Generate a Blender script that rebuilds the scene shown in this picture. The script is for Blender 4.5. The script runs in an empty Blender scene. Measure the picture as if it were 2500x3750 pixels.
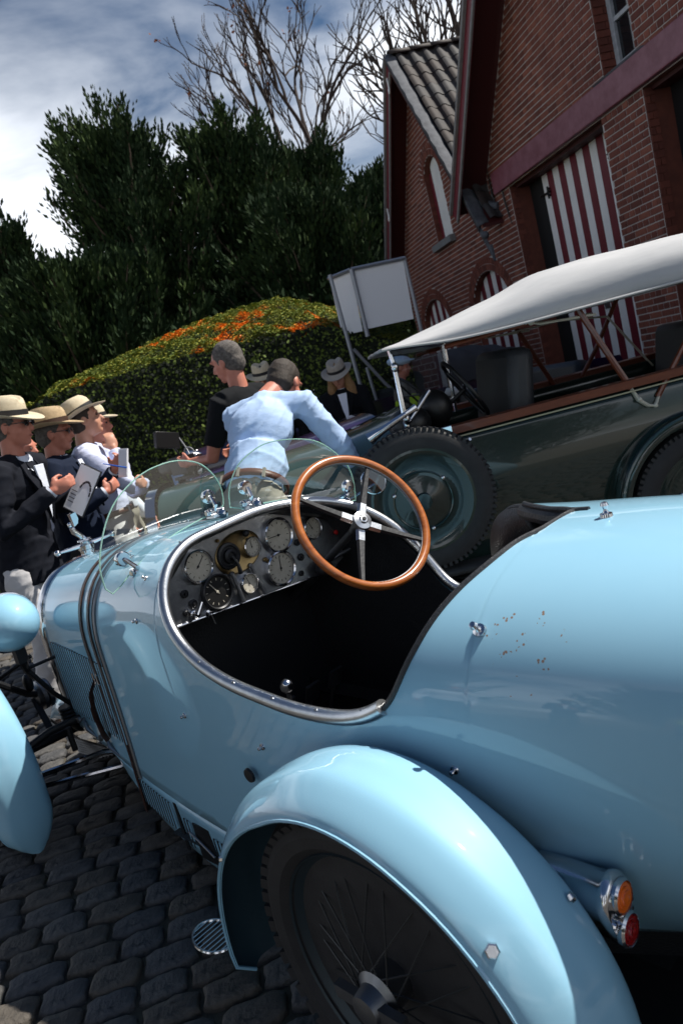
import bpy, bmesh, math, random
import numpy as np
from mathutils import Vector, Matrix, Quaternion
random.seed(7); rng = np.random.default_rng(7)
R = math.radians; PI = math.pi
scene = bpy.context.scene
col = scene.collection

# ------------------------------------------------------------------ camera
CAM = np.array([-.92, 1.36, 1.46]); YAW = R(-42.5); PITCH = R(10.0); ROLL = R(14.8)
FOC = 1700.0
vdir = np.array([math.cos(YAW), math.sin(YAW), 0]); rdir = np.array([vdir[1], -vdir[0], 0]); zup = np.array([0, 0, 1.])
fdir = vdir*math.cos(PITCH) - zup*math.sin(PITCH); ddir = -zup*math.cos(PITCH) - vdir*math.sin(PITCH)
xr = math.cos(ROLL)*rdir + math.sin(ROLL)*ddir
dr = -math.sin(ROLL)*rdir + math.cos(ROLL)*ddir
cd = bpy.data.cameras.new('camera'); cam = bpy.data.objects.new('camera', cd); col.objects.link(cam)
mw = Matrix.Identity(4)
for i in range(3):
    mw[i][0] = xr[i]; mw[i][1] = -dr[i]; mw[i][2] = -fdir[i]; mw[i][3] = CAM[i]
cam.matrix_world = mw
cd.sensor_fit = 'VERTICAL'; cd.sensor_height = 36.0; cd.lens = 36.0*FOC/2355.0
cd.clip_start = 0.02; cd.clip_end = 2000
cd.dof.use_dof = True; cd.dof.focus_distance = 2.1; cd.dof.aperture_fstop = 6.3
scene.camera = cam

# ------------------------------------------------------------------ light
SUN_AZ = R(-122); SUN_EL = R(53.5)
sd = Vector((math.cos(SUN_EL)*math.cos(SUN_AZ), math.cos(SUN_EL)*math.sin(SUN_AZ), math.sin(SUN_EL)))
sl = bpy.data.lights.new('sun', 'SUN'); sl.energy = 5.0; sl.angle = R(0.55); sl.color = (1, .95, .86)
so = bpy.data.objects.new('sun', sl); col.objects.link(so)
so.rotation_euler = sd.to_track_quat('Z', 'Y').to_euler(); so.location = (0, -5, 20)
world = bpy.data.worlds.new('World'); scene.world = world; world.use_nodes = True
nt = world.node_tree; nt.nodes.clear()
wo = nt.nodes.new('ShaderNodeOutputWorld'); bg = nt.nodes.new('ShaderNodeBackground')
sky = nt.nodes.new('ShaderNodeTexSky'); sky.sky_type = 'NISHITA'; sky.sun_disc = False
sky.sun_elevation = SUN_EL; sky.sun_rotation = PI/2 - SUN_AZ
sky.air_density = 1.0; sky.dust_density = .6; sky.ozone_density = 2.5
tc = nt.nodes.new('ShaderNodeTexCoord')
mp = nt.nodes.new('ShaderNodeMapping'); mp.inputs['Scale'].default_value = (1.0, 1.0, 4.2); mp.inputs['Rotation'].default_value = (R(6), R(-4), 0); mp.inputs['Location'].default_value = (.35, .1, .25)
nz = nt.nodes.new('ShaderNodeTexNoise'); nz.inputs['Scale'].default_value = 1.5; nz.inputs['Detail'].default_value = 7; nz.inputs['Roughness'].default_value = .52; nz.inputs['Distortion'].default_value = .35
rp = nt.nodes.new('ShaderNodeValToRGB'); rp.color_ramp.elements[0].position = .34; rp.color_ramp.elements[1].position = .58
sx = nt.nodes.new('ShaderNodeSeparateXYZ')
hr = nt.nodes.new('ShaderNodeMapRange'); hr.inputs['From Min'].default_value = .56; hr.inputs['From Max'].default_value = .36
mul = nt.nodes.new('ShaderNodeMath'); mul.operation = 'MULTIPLY'
mx = nt.nodes.new('ShaderNodeMixRGB'); mx.inputs[2].default_value = (19., 19.8, 21., 1)
hs = nt.nodes.new('ShaderNodeHueSaturation'); hs.inputs['Saturation'].default_value = 1.12; hs.inputs['Value'].default_value = .95
L = nt.links.new
L(tc.outputs['Generated'], mp.inputs['Vector']); L(mp.outputs[0], nz.inputs['Vector']); L(nz.outputs['Fac'], rp.inputs[0])
L(tc.outputs['Generated'], sx.inputs[0]); L(sx.outputs['Z'], hr.inputs['Value'])
L(rp.outputs[0], mul.inputs[0]); L(hr.outputs[0], mul.inputs[1])
L(sky.outputs[0], hs.inputs['Color']); L(hs.outputs[0], mx.inputs[1]); L(mul.outputs[0], mx.inputs[0]); L(mx.outputs[0], bg.inputs['Color'])
bg.inputs['Strength'].default_value = .046
L(bg.outputs[0], wo.inputs['Surface'])
scene.view_settings.view_transform = 'Standard'; scene.view_settings.look = 'None'
scene.view_settings.exposure = 0.60; scene.view_settings.gamma = 1.0

# ------------------------------------------------------------------ materials
MC = {}
def M(name, c=(.5, .5, .5), rough=.5, metal=0., coat=0., n=0., ns=8., c2=None, bump=0., bs=60., spec=.5, trans=0., ior=1.45, sheen=0., emis=None, det=5., stretch=None, coatr=.03, alpha=1.):
    if name in MC: return MC[name]
    m = bpy.data.materials.new(name); m.use_nodes = True; t = m.node_tree; b = t.nodes['Principled BSDF']
    b.inputs['Base Color'].default_value = (*c, 1); b.inputs['Roughness'].default_value = rough; b.inputs['Metallic'].default_value = metal
    b.inputs['Coat Weight'].default_value = coat; b.inputs['Coat Roughness'].default_value = coatr; b.inputs['Specular IOR Level'].default_value = spec
    b.inputs['Transmission Weight'].default_value = trans; b.inputs['IOR'].default_value = ior; b.inputs['Sheen Weight'].default_value = sheen
    b.inputs['Alpha'].default_value = alpha
    if c2 is not None or bump:
        co = t.nodes.new('ShaderNodeTexCoord'); mpn = t.nodes.new('ShaderNodeMapping'); t.links.new(co.outputs['Object'], mpn.inputs[0])
        if stretch: mpn.inputs['Scale'].default_value = stretch
    if c2 is not None:
        q = t.nodes.new('ShaderNodeTexNoise'); q.inputs['Scale'].default_value = ns; q.inputs['Detail'].default_value = det; q.inputs['Roughness'].default_value = .6
        r = t.nodes.new('ShaderNodeValToRGB'); r.color_ramp.elements[0].position = .5-.5/(1+n); r.color_ramp.elements[1].position = .5+.5/(1+n)
        r.color_ramp.elements[0].color = (*c, 1); r.color_ramp.elements[1].color = (*c2, 1)
        t.links.new(mpn.outputs[0], q.inputs['Vector']); t.links.new(q.outputs['Fac'], r.inputs[0]); t.links.new(r.outputs[0], b.inputs['Base Color'])
    if bump:
        q2 = t.nodes.new('ShaderNodeTexNoise'); q2.inputs['Scale'].default_value = bs; q2.inputs['Detail'].default_value = 4
        bp = t.nodes.new('ShaderNodeBump'); bp.inputs['Strength'].default_value = bump; bp.inputs['Distance'].default_value = .01
        t.links.new(mpn.outputs[0], q2.inputs['Vector']); t.links.new(q2.outputs['Fac'], bp.inputs['Height']); t.links.new(bp.outputs[0], b.inputs['Normal'])
    if emis: b.inputs['Emission Color'].default_value = (*emis[0], 1); b.inputs['Emission Strength'].default_value = emis[1]
    m.diffuse_color = (*c, 1); MC[name] = m
    return m

def thin_glass(name, tint=(.9, .97, .95), refl=1.0):
    m = bpy.data.materials.new(name); m.use_nodes = True; t = m.node_tree; t.nodes.clear()
    o = t.nodes.new('ShaderNodeOutputMaterial'); tr = t.nodes.new('ShaderNodeBsdfTransparent'); tr.inputs[0].default_value = (*tint, 1)
    g = t.nodes.new('ShaderNodeBsdfGlossy'); g.inputs['Roughness'].default_value = .01; g.inputs[0].default_value = (1, 1, 1, 1)
    f = t.nodes.new('ShaderNodeLayerWeight'); f.inputs['Blend'].default_value = .5
    pw = t.nodes.new('ShaderNodeMath'); pw.operation = 'POWER'; pw.inputs[1].default_value = 5.0
    mm = t.nodes.new('ShaderNodeMath'); mm.operation = 'MULTIPLY_ADD'; mm.inputs[1].default_value = .95; mm.inputs[2].default_value = .05*refl; mm.use_clamp = True
    t.links.new(f.outputs['Facing'], pw.inputs[0]); t.links.new(pw.outputs[0], mm.inputs[0])
    x = t.nodes.new('ShaderNodeMixShader'); t.links.new(mm.outputs[0], x.inputs[0])
    t.links.new(tr.outputs[0], x.inputs[1]); t.links.new(g.outputs[0], x.inputs[2]); t.links.new(x.outputs[0], o.inputs[0])
    MC[name] = m; return m

paint = M('sky_blue_paint', (.245, .475, .63), .5, coat=1.0, spec=.25, c2=(.265, .495, .645), n=2, ns=2.5)
def add_chips(m):
    # rusty stone chips: small spots in one patch on the left shoulder of the tail
    t = m.node_tree; b = t.nodes['Principled BSDF']; src = b.inputs['Base Color'].links[0].from_socket
    co = t.nodes.new('ShaderNodeTexCoord'); v = t.nodes.new('ShaderNodeTexVoronoi'); v.inputs['Scale'].default_value = 120; t.links.new(co.outputs['Object'], v.inputs['Vector'])
    lt = t.nodes.new('ShaderNodeMath'); lt.operation = 'LESS_THAN'; lt.inputs[1].default_value = .30; t.links.new(v.outputs['Distance'], lt.inputs[0])
    n2 = t.nodes.new('ShaderNodeTexNoise'); n2.inputs['Scale'].default_value = 30; t.links.new(co.outputs['Object'], n2.inputs['Vector'])
    gt = t.nodes.new('ShaderNodeMath'); gt.operation = 'GREATER_THAN'; gt.inputs[1].default_value = .56; t.links.new(n2.outputs['Fac'], gt.inputs[0])
    vd = t.nodes.new('ShaderNodeVectorMath'); vd.operation = 'DISTANCE'; vd.inputs[1].default_value = (-.225, .405, .95); t.links.new(co.outputs['Object'], vd.inputs[0])
    l2 = t.nodes.new('ShaderNodeMath'); l2.operation = 'LESS_THAN'; l2.inputs[1].default_value = .08; t.links.new(vd.outputs['Value'], l2.inputs[0])
    a = t.nodes.new('ShaderNodeMath'); a.operation = 'MULTIPLY'; t.links.new(lt.outputs[0], a.inputs[0]); t.links.new(gt.outputs[0], a.inputs[1])
    a2 = t.nodes.new('ShaderNodeMath'); a2.operation = 'MULTIPLY'; t.links.new(a.outputs[0], a2.inputs[0]); t.links.new(l2.outputs[0], a2.inputs[1])
    x = t.nodes.new('ShaderNodeMixRGB'); x.inputs[2].default_value = (.24, .16, .115, 1); t.links.new(a2.outputs[0], x.inputs[0]); t.links.new(src, x.inputs[1]); t.links.new(x.outputs[0], b.inputs['Base Color'])
add_chips(paint)
chrome = M('polished_chrome', (.62, .62, .64), .12, metal=1.0, bump=.02, bs=30)
alu = M('brushed_aluminium', (.62, .64, .66), .30, metal=1.0, c2=(.45, .47, .5), n=1, ns=25, bump=.05, bs=120)
steel = M('dull_steel', (.25, .26, .28), .42, metal=1.0, bump=.05, bs=90)
darkmetal = M('oily_black_steel', (.022, .023, .026), .42, metal=.4, bump=.1, bs=50)
brass = M('aged_brass', (.36, .26, .12), .35, metal=1.0, c2=(.22, .15, .07), n=1, ns=30)
rubber = M('black_rubber', (.016, .016, .018), .72, bump=.15, bs=200, c2=(.026, .026, .028), n=2, ns=14)
leather = M('black_leather', (.020, .022, .026), .45, bump=.25, bs=130)
brownleather = M('brown_strap_leather', (.060, .022, .013), .42, bump=.25, bs=110, c2=(.03, .012, .008), n=1, ns=30)
wood = M('varnished_wood', (.42, .135, .030), .28, coat=.7, c2=(.24, .062, .014), n=1.5, ns=10, stretch=(1, 1, 6))
undercoat = M('dark_blue_underside', (.025, .055, .075), .6, bump=.1, bs=60)
black = M('black_paint', (.008, .008, .009), .4)
glass = thin_glass('clear_glass', (.88, .95, .93), 2.4)
glassedge = M('green_glass_edge', (.45, .72, .60), .15, trans=.5, spec=.8)
engine_turned = M('engine_turned_aluminium', (.40, .41, .43), .34, metal=.9, c2=(.26, .27, .29), n=1.2, ns=38, bump=.08, bs=90)
dialwhite = M('cream_dial_face', (.50, .47, .40), .5, c2=(.40, .37, .30), n=1, ns=60)
dialblack = M('black_dial_face', (.012, .012, .012), .4)
amber = M('amber_lens', (.85, .16, .01), .12, coat=1, spec=.8)
redlens = M('red_lens', (.28, .004, .004), .10, coat=1, spec=.8)
redbead = M('red_button', (.4, .01, .01), .3)

# ------------------------------------------------------------------ mesh helpers
class MB:
    def __init__(s): s.v = []; s.f = []; s.m = []
    def add(s, v, f, mi=0):
        o = len(s.v); s.v += [tuple(map(float, p)) for p in v]; s.f += [tuple(o+i for i in q) for q in f]; s.m += [mi]*len(f); return s
    def box(s, c, d, Rm=None, mi=0):
        x, y, z = d[0]/2, d[1]/2, d[2]/2
        v = [Vector((a*x, b*y, e*z)) for a in (-1, 1) for b in (-1, 1) for e in (-1, 1)]
        if Rm is not None: v = [Rm @ p for p in v]
        v = [p+Vector(c) for p in v]
        return s.add(v, [(0, 1, 3, 2), (4, 6, 7, 5), (0, 4, 5, 1), (2, 3, 7, 6), (0, 2, 6, 4), (1, 5, 7, 3)], mi)
    def tube(s, pts, r, n=8, mi=0, caps=True, sq=None, closed=False):
        pts = [Vector(p) for p in pts]; k = len(pts)
        rr = r if isinstance(r, (list, tuple)) else [r]*k
        v = []; prev = None
        for i, p in enumerate(pts):
            if closed: t = pts[(i+1) % k]-pts[i-1]
            else: t = pts[min(i+1, k-1)]-pts[max(i-1, 0)]
            if t.length < 1e-9: t = Vector((0, 0, 1))
            t.normalize()
            if prev is None:
                a = Vector((0, 0, 1)) if abs(t.z) < .9 else Vector((1, 0, 0)); u = t.cross(a).normalized()
            else:
                u = prev-t*prev.dot(t)
                u = u.normalized() if u.length > 1e-6 else t.orthogonal().normalized()
            prev = u; w = t.cross(u)
            for j in range(n):
                an = 2*PI*j/n; a, b = math.cos(an), math.sin(an)
                if sq: b *= sq
                v.append(p+(u*a+w*b)*rr[i])
        f = []
        for i in range(k if closed else k-1):
            i2 = (i+1) % k
            for j in range(n): f.append((i*n+j, i*n+(j+1) % n, i2*n+(j+1) % n, i2*n+j))
        if caps and not closed: f += [tuple(reversed(range(n))), tuple((k-1)*n+j for j in range(n))]
        return s.add(v, f, mi)
    def lathe(s, prof, o=(0, 0, 0), ax=(0, 0, 1), n=24, mi=0, ref=None, sc=(1, 1), cap=True):
        ax = Vector(ax).normalized(); u = (Vector(ref)-ax*Vector(ref).dot(ax)).normalized() if ref is not None else ax.orthogonal().normalized(); w = ax.cross(u); o = Vector(o)
        v = []; k = len(prof)
        for r, h in prof:
            for j in range(n):
                a = 2*PI*j/n; v.append(o+ax*h+(u*math.cos(a)*sc[0]+w*math.sin(a)*sc[1])*r)
        f = [(i*n+j, i*n+(j+1) % n, (i+1)*n+(j+1) % n, (i+1)*n+j) for i in range(k-1) for j in range(n)]
        if cap and prof[0][0] > 1e-5 and not (abs(prof[0][1]-prof[1][1]) < 1e-6 and prof[1][0] < prof[0][0]): f.append(tuple(reversed(range(n))))
        if cap and prof[-1][0] > 1e-5 and not (abs(prof[-1][1]-prof[-2][1]) < 1e-6 and prof[-2][0] < prof[-1][0]): f.append(tuple((k-1)*n+j for j in range(n)))
        return s.add(v, f, mi)
    def grid(s, P, mi=0, closej=False, closei=False, flip=False):
        a, b = len(P), len(P[0]); v = [p for row in P for p in row]; f = []
        for i in range(a if closei else a-1):
            for j in range(b if closej else b-1):
                i2, j2 = (i+1) % a, (j+1) % b; q = (i*b+j, i*b+j2, i2*b+j2, i2*b+j); f.append(q[::-1] if flip else q)
        return s.add(v, f, mi)
    def ell(s, c, r, Rm=None, n=14, k=9, mi=0):
        v = []; c = Vector(c)
        for i in range(k+1):
            th = PI*i/k
            for j in range(n):
                a = 2*PI*j/n; p = Vector((r[0]*math.sin(th)*math.cos(a), r[1]*math.sin(th)*math.sin(a), r[2]*math.cos(th)))
                if Rm is not None: p = Rm @ p
                v.append(c+p)
        return s.add(v, [(i*n+j, (i+1)*n+j, (i+1)*n+(j+1) % n, i*n+(j+1) % n) for i in range(k) for j in range(n)], mi)
    def plate(s, pts, off, mi=0, mi2=None):
        # closed outline extruded by off
        n = len(pts); off = Vector(off); a = [Vector(p) for p in pts]
        s.add(a+[p+off for p in a], [tuple(reversed(range(n))), tuple(range(n, 2*n))], mi)
        o = len(s.v)-2*n
        s.f += [(o+i, o+(i+1) % n, o+n+(i+1) % n, o+n+i) for i in range(n)]; s.m += [mi if mi2 is None else mi2]*n
        return s

def mesh(name, mb, mats, smooth=True, ang=35):
    me = bpy.data.meshes.new(name); me.from_pydata(mb.v, [], mb.f)
    for m in (mats if isinstance(mats, (list, tuple)) else [mats]): me.materials.append(m)
    if any(mb.m): me.polygons.foreach_set('material_index', mb.m)
    bm = bmesh.new(); bm.from_mesh(me); bmesh.ops.remove_doubles(bm, verts=bm.verts, dist=1e-5)
    bmesh.ops.recalc_face_normals(bm, faces=bm.faces); bm.to_mesh(me); bm.free()
    if smooth:
        me.shade_smooth(); me.set_sharp_from_angle(angle=R(ang))
    me.update(); return me
def link(name, me, parent=None, loc=(0, 0, 0), rot=None):
    o = bpy.data.objects.new(name, me); col.objects.link(o); o.parent = parent; o.location = loc
    if rot is not None: o.rotation_euler = rot
    return o
def obj(name, mb, mats, parent=None, smooth=True, ang=35, bevel=0, sub=0, loc=(0, 0, 0), rot=None):
    o = link(name, mesh(name, mb, mats, smooth, ang), parent, loc, rot)
    if bevel:
        b = o.modifiers.new('bevel', 'BEVEL'); b.width = bevel; b.segments = 2; b.limit_method = 'ANGLE'; b.angle_limit = R(40)
    if sub:
        b = o.modifiers.new('sub', 'SUBSURF'); b.levels = sub; b.render_levels = sub
    return o
def tag(o, label=None, cat=None, group=None, kind=None):
    if label: o['label'] = label
    if cat: o['category'] = cat
    if group: o['group'] = group
    if kind: o['kind'] = kind
    return o
def empty(name, loc=(0, 0, 0), rz=0, label=None, cat=None, group=None, parent=None):
    o = bpy.data.objects.new(name, None); col.objects.link(o); o.location = loc; o.rotation_euler = (0, 0, rz); o.parent = parent
    return tag(o, label, cat, group)
def lerp(tb, x):
    # smooth interpolation of a table [(x, v..)], ascending x (Catmull-Rom)
    xs = [t[0] for t in tb]; x = min(max(x, xs[0]), xs[-1])
    i = min(max(np.searchsorted(xs, x)-1, 0), len(xs)-2)
    h = xs[i+1]-xs[i]; t = (x-xs[i])/h; out = []
    for k in range(1, len(tb[0])):
        p0, p1 = tb[i][k], tb[i+1][k]
        m0 = (tb[i+1][k]-tb[i-1][k])/(xs[i+1]-xs[i-1])*h if i > 0 else p1-p0
        m1 = (tb[i+2][k]-tb[i][k])/(xs[i+2]-xs[i])*h if i+2 < len(xs) else p1-p0
        out.append((2*t**3-3*t*t+1)*p0+(t**3-2*t*t+t)*m0+(-2*t**3+3*t*t)*p1+(t**3-t*t)*m1)
    return out[0] if len(out) == 1 else out
def smoothpath(pts, k=6, closed=False):
    P = [np.array(p, float) for p in pts]; n = len(P); o = []
    for i in range(n if closed else n-1):
        g = (lambda a: P[a % n]) if closed else (lambda a: P[min(max(a, 0), n-1)])
        p0, p1, p2, p3 = g(i-1), g(i), g(i+1), g(i+2)
        for j in range(k):
            t = j/k; o.append(.5*((2*p1)+(-p0+p2)*t+(2*p0-5*p1+4*p2-p3)*t*t+(-p0+3*p1-3*p2+p3)*t**3))
    if not closed: o.append(P[-1])
    return [Vector(p) for p in o]

# ------------------------------------------------------------------ courtyard frame: X runs along the barn front, Y to its left
YA = R(-34.5)
YS = np.array([math.cos(YA), math.sin(YA), 0]); YN = np.array([YS[1], -YS[0], 0])
def Y(s, n, z=0.): p = CAM*np.array([1, 1, 0])+YS*s+YN*n+zup*z; return Vector(p)
def yaz(a): return YA+a
# ================================================================== blue sports car
car = empty('sports_car', (0, 0, 0), 0, 'pale blue open vintage racing car in the foreground with wooden steering wheel', 'car')
BT = [(-1.75, .62, .02, .56, .50, .01, 2.0), (-1.5, .76, .10, .62, .45, .02, 2.0), (-1.1, .93, .25, .69, .36, .05, 2.1), (-.7, 1.04, .385, .755, .28, .08, 2.2),
      (-.35, 1.072, .452, .765, .24, .14, 2.25), (0, 1.072, .478, .735, .18, .30, 2.35), (.3, 1.08, .475, .70, .14, .44, 2.6), (.6, 1.09, .468, .72, .12, .44, 2.9),
      (.9, 1.12, .448, .74, .12, .43, 3.1), (1.2, 1.108, .418, .74, .13, .42, 2.8), (1.5, 1.085, .385, .73, .16, .40, 2.5), (1.8, 1.05, .350, .70, .24, .36, 2.5), (2.14, 1.005, .322, .67, .34, .318, 2.6)]
SH = .06
def body_pt(x, t, side):
    # t in [0,1]: bottom edge to widest point, t in [1,2]: widest point to top centre
    zt, w, zm, zb, wb, n = lerp(BT, x)
    if t <= 1:
        u = 1-t; y = w-(w-wb)*u**2.2; z = zm-(zm-zb)*u
    else:
        a = (t-1)*PI/2; y = w*max(math.cos(a), 0)**(2/n); z = zm+(zt-zm)*max(math.sin(a), 0)**(2/n)
    y *= side; z += SH*y*(1 if side > 0 else 1.25)*min(1, max(0, (z-.3)/.4))
    return (x, y, z)
def t_at(x, z, side):
    lo, hi = 0., 2.
    for _ in range(30):
        m = (lo+hi)/2
        if body_pt(x, m, side)[2] < z: lo = m
        else: hi = m
    return (lo+hi)/2
RIML = [(-.18, 1.09), (-.165, 1.0755), (-.143, 1.0742), (-.105, 1.0680), (-.086, 1.052), (-.056, 1.025), (-.027, .987), (.001, .937), (.044, .862), (.075, .832), (.111, .812), (.2, .789), (.343, .781), (.47, .792), (.62, .812), (.75, .850), (.85, .915), (.90, .985), (.935, 1.06), (.955, 1.10), (.97, 1.14)]
RIMR = [(-.18, 1.09), (-.13, 1.0735), (-.05, 1.0685), (.056, 1.0575), (.12, 1.038), (.175, .995), (.28, .91), (.387, .785), (.45, .715), (.52, .685), (.61, .683), (.67, .735), (.73, .835), (.81, .955), (.888, 1.045), (.93, 1.08), (.955, 1.10), (.97, 1.14)]
def rim_t(x, side):
    if x <= -.18 or x >= .97: return 2.
    z = lerp(RIML if side > 0 else RIMR, x); zt = body_pt(x, 2., side)[2]
    return 2. if z >= zt else t_at(x, z, side)
def skin(x0, x1, n, tmin=0., clip=True, off=0., J=30):
    mb = MB()
    for side in (1, -1):
        P = []
        for i in range(n+1):
            x = x0+(x1-x0)*i/n; tm = rim_t(x, side) if clip else 2.
            row = []
            for j in range(J+1):
                t = tmin+(tm-tmin)*(1-(1-j/J)**1.15)
                p = body_pt(x, t, side)
                if off: p = (p[0], p[1]*(1+off/max(abs(p[1]), .1)) if abs(p[1]) > .1 else p[1]*(1+off*10), p[2]+off*max(0, (t-1)))
                row.append(p)
            P.append(row)
        mb.grid(P, flip=side < 0)
    return mb
ZSEAM = .0
def tseam(x, side=1): return t_at(x, lerp([(-.2, .30), (.5, .29), (1.0, .285), (1.5, .31), (2.14, .352)], x), side)
# main skin in three pieces: cowl + cockpit sides + tail, hood, lower side panels
mb = MB()
for side in (1, -1):
    P = []
    xs = [1.497-.527*i/24 for i in range(24)]+[.9699-.0056*i for i in range(206)]+[-.19-.04*i for i in range(40)]
    for x in xs:
        tm = rim_t(x, side); t0 = tseam(x, side) if x > -.2 else tseam(-.2, side)*max(0, 1+(x+.2)/.25)
        P.append([body_pt(x, t0+(tm-t0)*(1-(1-j/34)**1.15), side) for j in range(35)])
    mb.grid(P, flip=side < 0)
    P = []
    for i in range(30):
        x = -.1+1.75*i/29
        P.append([body_pt(x, tseam(x, side)*j/7, side) for j in range(8)])
bodyo = obj('body', mb, paint, car, ang=60)
so_ = bodyo.modifiers.new('shell', 'SOLIDIFY'); so_.thickness = .006; so_.offset = -1
mb = MB()
for side in (1, -1):
    P = []
    for i in range(21):
        x = 2.14-(2.14-1.503)*i/20; t0 = tseam(x, side)
        P.append([body_pt(x, t0+(2-t0)*j/40, side) for j in range(41)])
    mb.grid(P, flip=side < 0)
hood = obj('hood', mb, paint, car, ang=60)
so_ = hood.modifiers.new('shell', 'SOLIDIFY'); so_.thickness = .005; so_.offset = -1
for side in (1, -1):
    mb = MB(); P = []
    for i in range(41):
        x = .02+1.78*i/40; zb_ = lerp([(-.2, .14), (.5, .09), (1.0, .075), (1.3, .105), (1.5, .155), (1.66, .22), (1.8, .33)], x)
        ts = tseam(x, side); a = body_pt(x, ts, side)
        P.append([(x, side*(abs(a[1])-.004-.012*(1-j/6)), zb_+(a[2]-.004-zb_)*j/6) for j in range(7)])
    mb.grid(P); o = obj('side_panel', mb, paint, car, ang=60)
    so_ = o.modifiers.new('shell', 'SOLIDIFY'); so_.thickness = .005; so_.offset = 0
# radiator shell and core
mb = MB(); prof = [body_pt(2.145, t_at(2.145, .36, s)+(2-t_at(2.145, .36, s))*j/20 if s > 0 else t_at(2.145, .36, s)+(2-t_at(2.145, .36, s))*(20-j)/20, s) for s in (1, -1) for j in range(21)]
mb.grid([[(2.142+dx, y*(1+k), .7+(z-.7)*(1+k)) for (x, y, z) in prof] for dx, k in ((0, 0), (.01, .012), (.05, .012), (.06, -.02), (.06, -.10))])
rad = obj('radiator', mb, chrome, car)
mb = MB(); mb.plate([(2.17, y*.9, .7+(z-.7)*.9) for (x, y, z) in prof], (.01, 0, 0)); obj('core', mb, darkmetal, rad, smooth=False)
# strap recess band and cowl bead
def ring(x, off, r, side=(1, -1), z0=.30, mat=black, name='bead', parent=car, n=6, sq=None, xs=None):
    pts = []
    for s in (1, -1):
        t0 = t_at(x, z0, s); seq = [t0+(2-t0)*j/34 for j in range(35)]
        if s < 0: seq = seq[::-1]
        for t in seq:
            p = body_pt(x, t, s); q = Vector((p[0], p[1], p[2])); c = Vector((x, 0, .70)); d = (q-c).normalized(); pts.append(q+d*off)
    mb = MB(); mb.tube(pts, r, n=n, sq=sq); return obj(name, mb, mat, parent)
ring(1.50, .002, .008, mat=rubber, name='scuttle_seal')
ring(1.487, .004, .006, mat=steel, name='scuttle_bead')
def band(x, wid, off, z0, mat, name, parent=car, dx=0.):
    mb = MB(); top = []
    for k in (-1, 1):
        for o in (off, off+.004):
            pts = []
            for s in (1, -1):
                t0 = t_at(x, z0, s); seq = [t0+(2-t0)*j/30 for j in range(31)]
                if s < 0: seq = seq[::-1]
                for t in seq:
                    zz = body_pt(x, t, s); xx = x+k*wid/2+dx*(1-zz[2])
                    p = body_pt(xx, t, s); q = Vector(p); d = (q-Vector((xx, 0, .7))).normalized(); pts.append(q+d*o)
            top.append(pts)
    mb.grid([top[0], top[1], top[3], top[2]], closei=True); return obj(name, mb, mat, parent)
strap = band(1.665, .026, .003, .45, brownleather, 'hood_strap', dx=-.10)
strap2 = band(1.565, .020, .003, .17, brownleather, 'hood_strap', dx=-.05)
# buckle and loose end
def bp(x, z, s=1, off=0.):
    p = Vector(body_pt(x, t_at(x, z, s), s)); d = Vector((0, s, 0)); return p+d*off
mb = MB()
for dz in (-.018, .018): mb.tube([bp(1.64, .655+dz, off=.012)-Vector((.02, 0, 0)), bp(1.60, .655+dz, off=.012)], .0035, n=6)
for dx in (-.02, .02): mb.tube([bp(1.63+dx, .637, off=.012), bp(1.63+dx, .673, off=.012)], .0035, n=6)
mb.tube([bp(1.63, .655, off=.014), bp(1.63, .632, off=.018)], .003, n=6)
obj('buckle', mb, chrome, strap)
mb = MB(); mb.tube([bp(1.64, .65, off=.01), bp(1.68, .60, off=.03), bp(1.705, .52, off=.035), bp(1.70, .43, off=.028), bp(1.69, .40, off=.02)], .012, n=8, sq=.25); obj('strap_end', mb, brownleather, strap)
# fuel filler hatch gap / black oval on hood side
mb = MB(); mb.ell((0, 0, 0), (.030, .006, .085)); obj('access_hole', mb, black, hood, loc=bp(1.70, .47, off=-.001), rot=(0, R(-18), 0))
# louvres of hood side: pressed slots, each a raised lip over a dark gap
lv = MB(); lv.box((.0, .0015, 0), (.0115, .0045, .30), mi=1); lv.tube([(-.0085, .003, -.148), (-.0085, .003, .148)], .0028, n=6); me_lv = mesh('louvre', lv, [paint, black])
def slot_mesh(name, h, w):
    q = MB(); q.box((0, .0022, 0), (w*.9, .003, h), mi=1); P = []
    for i in range(7):
        a = PI*i/6; P.append([(-w*.85+w*.5*math.cos(a), w*.4*math.sin(a)+.0005, z) for z in (-h/2+.002, h/2-.002)])
    q.grid(P); return mesh(name, q, [paint, black])
for s in (1, -1):
    for i in range(22):
        x = 2.085-.0262*i; zc = .585-.0009*i
        p = body_pt(x, t_at(x, zc, s), s); p2 = body_pt(x, t_at(x, zc+.12, s), s); p3 = body_pt(x, t_at(x, zc-.12, s), s)
        lean = math.atan2(p2[1]-p3[1], p2[2]-p3[2]); h = .30
        o = link('louvre', me_lv, hood, (p[0], p[1]+.002*s, p[2])); o.rotation_euler = (-lean if s > 0 else -lean, 0, 0 if s > 0 else PI)
        if s < 0: o.rotation_euler = (lean, 0, PI)
sl1 = slot_mesh('louvre', .10, .007)
panels = [o for o in car.children if o.name.startswith('side_panel')]
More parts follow.
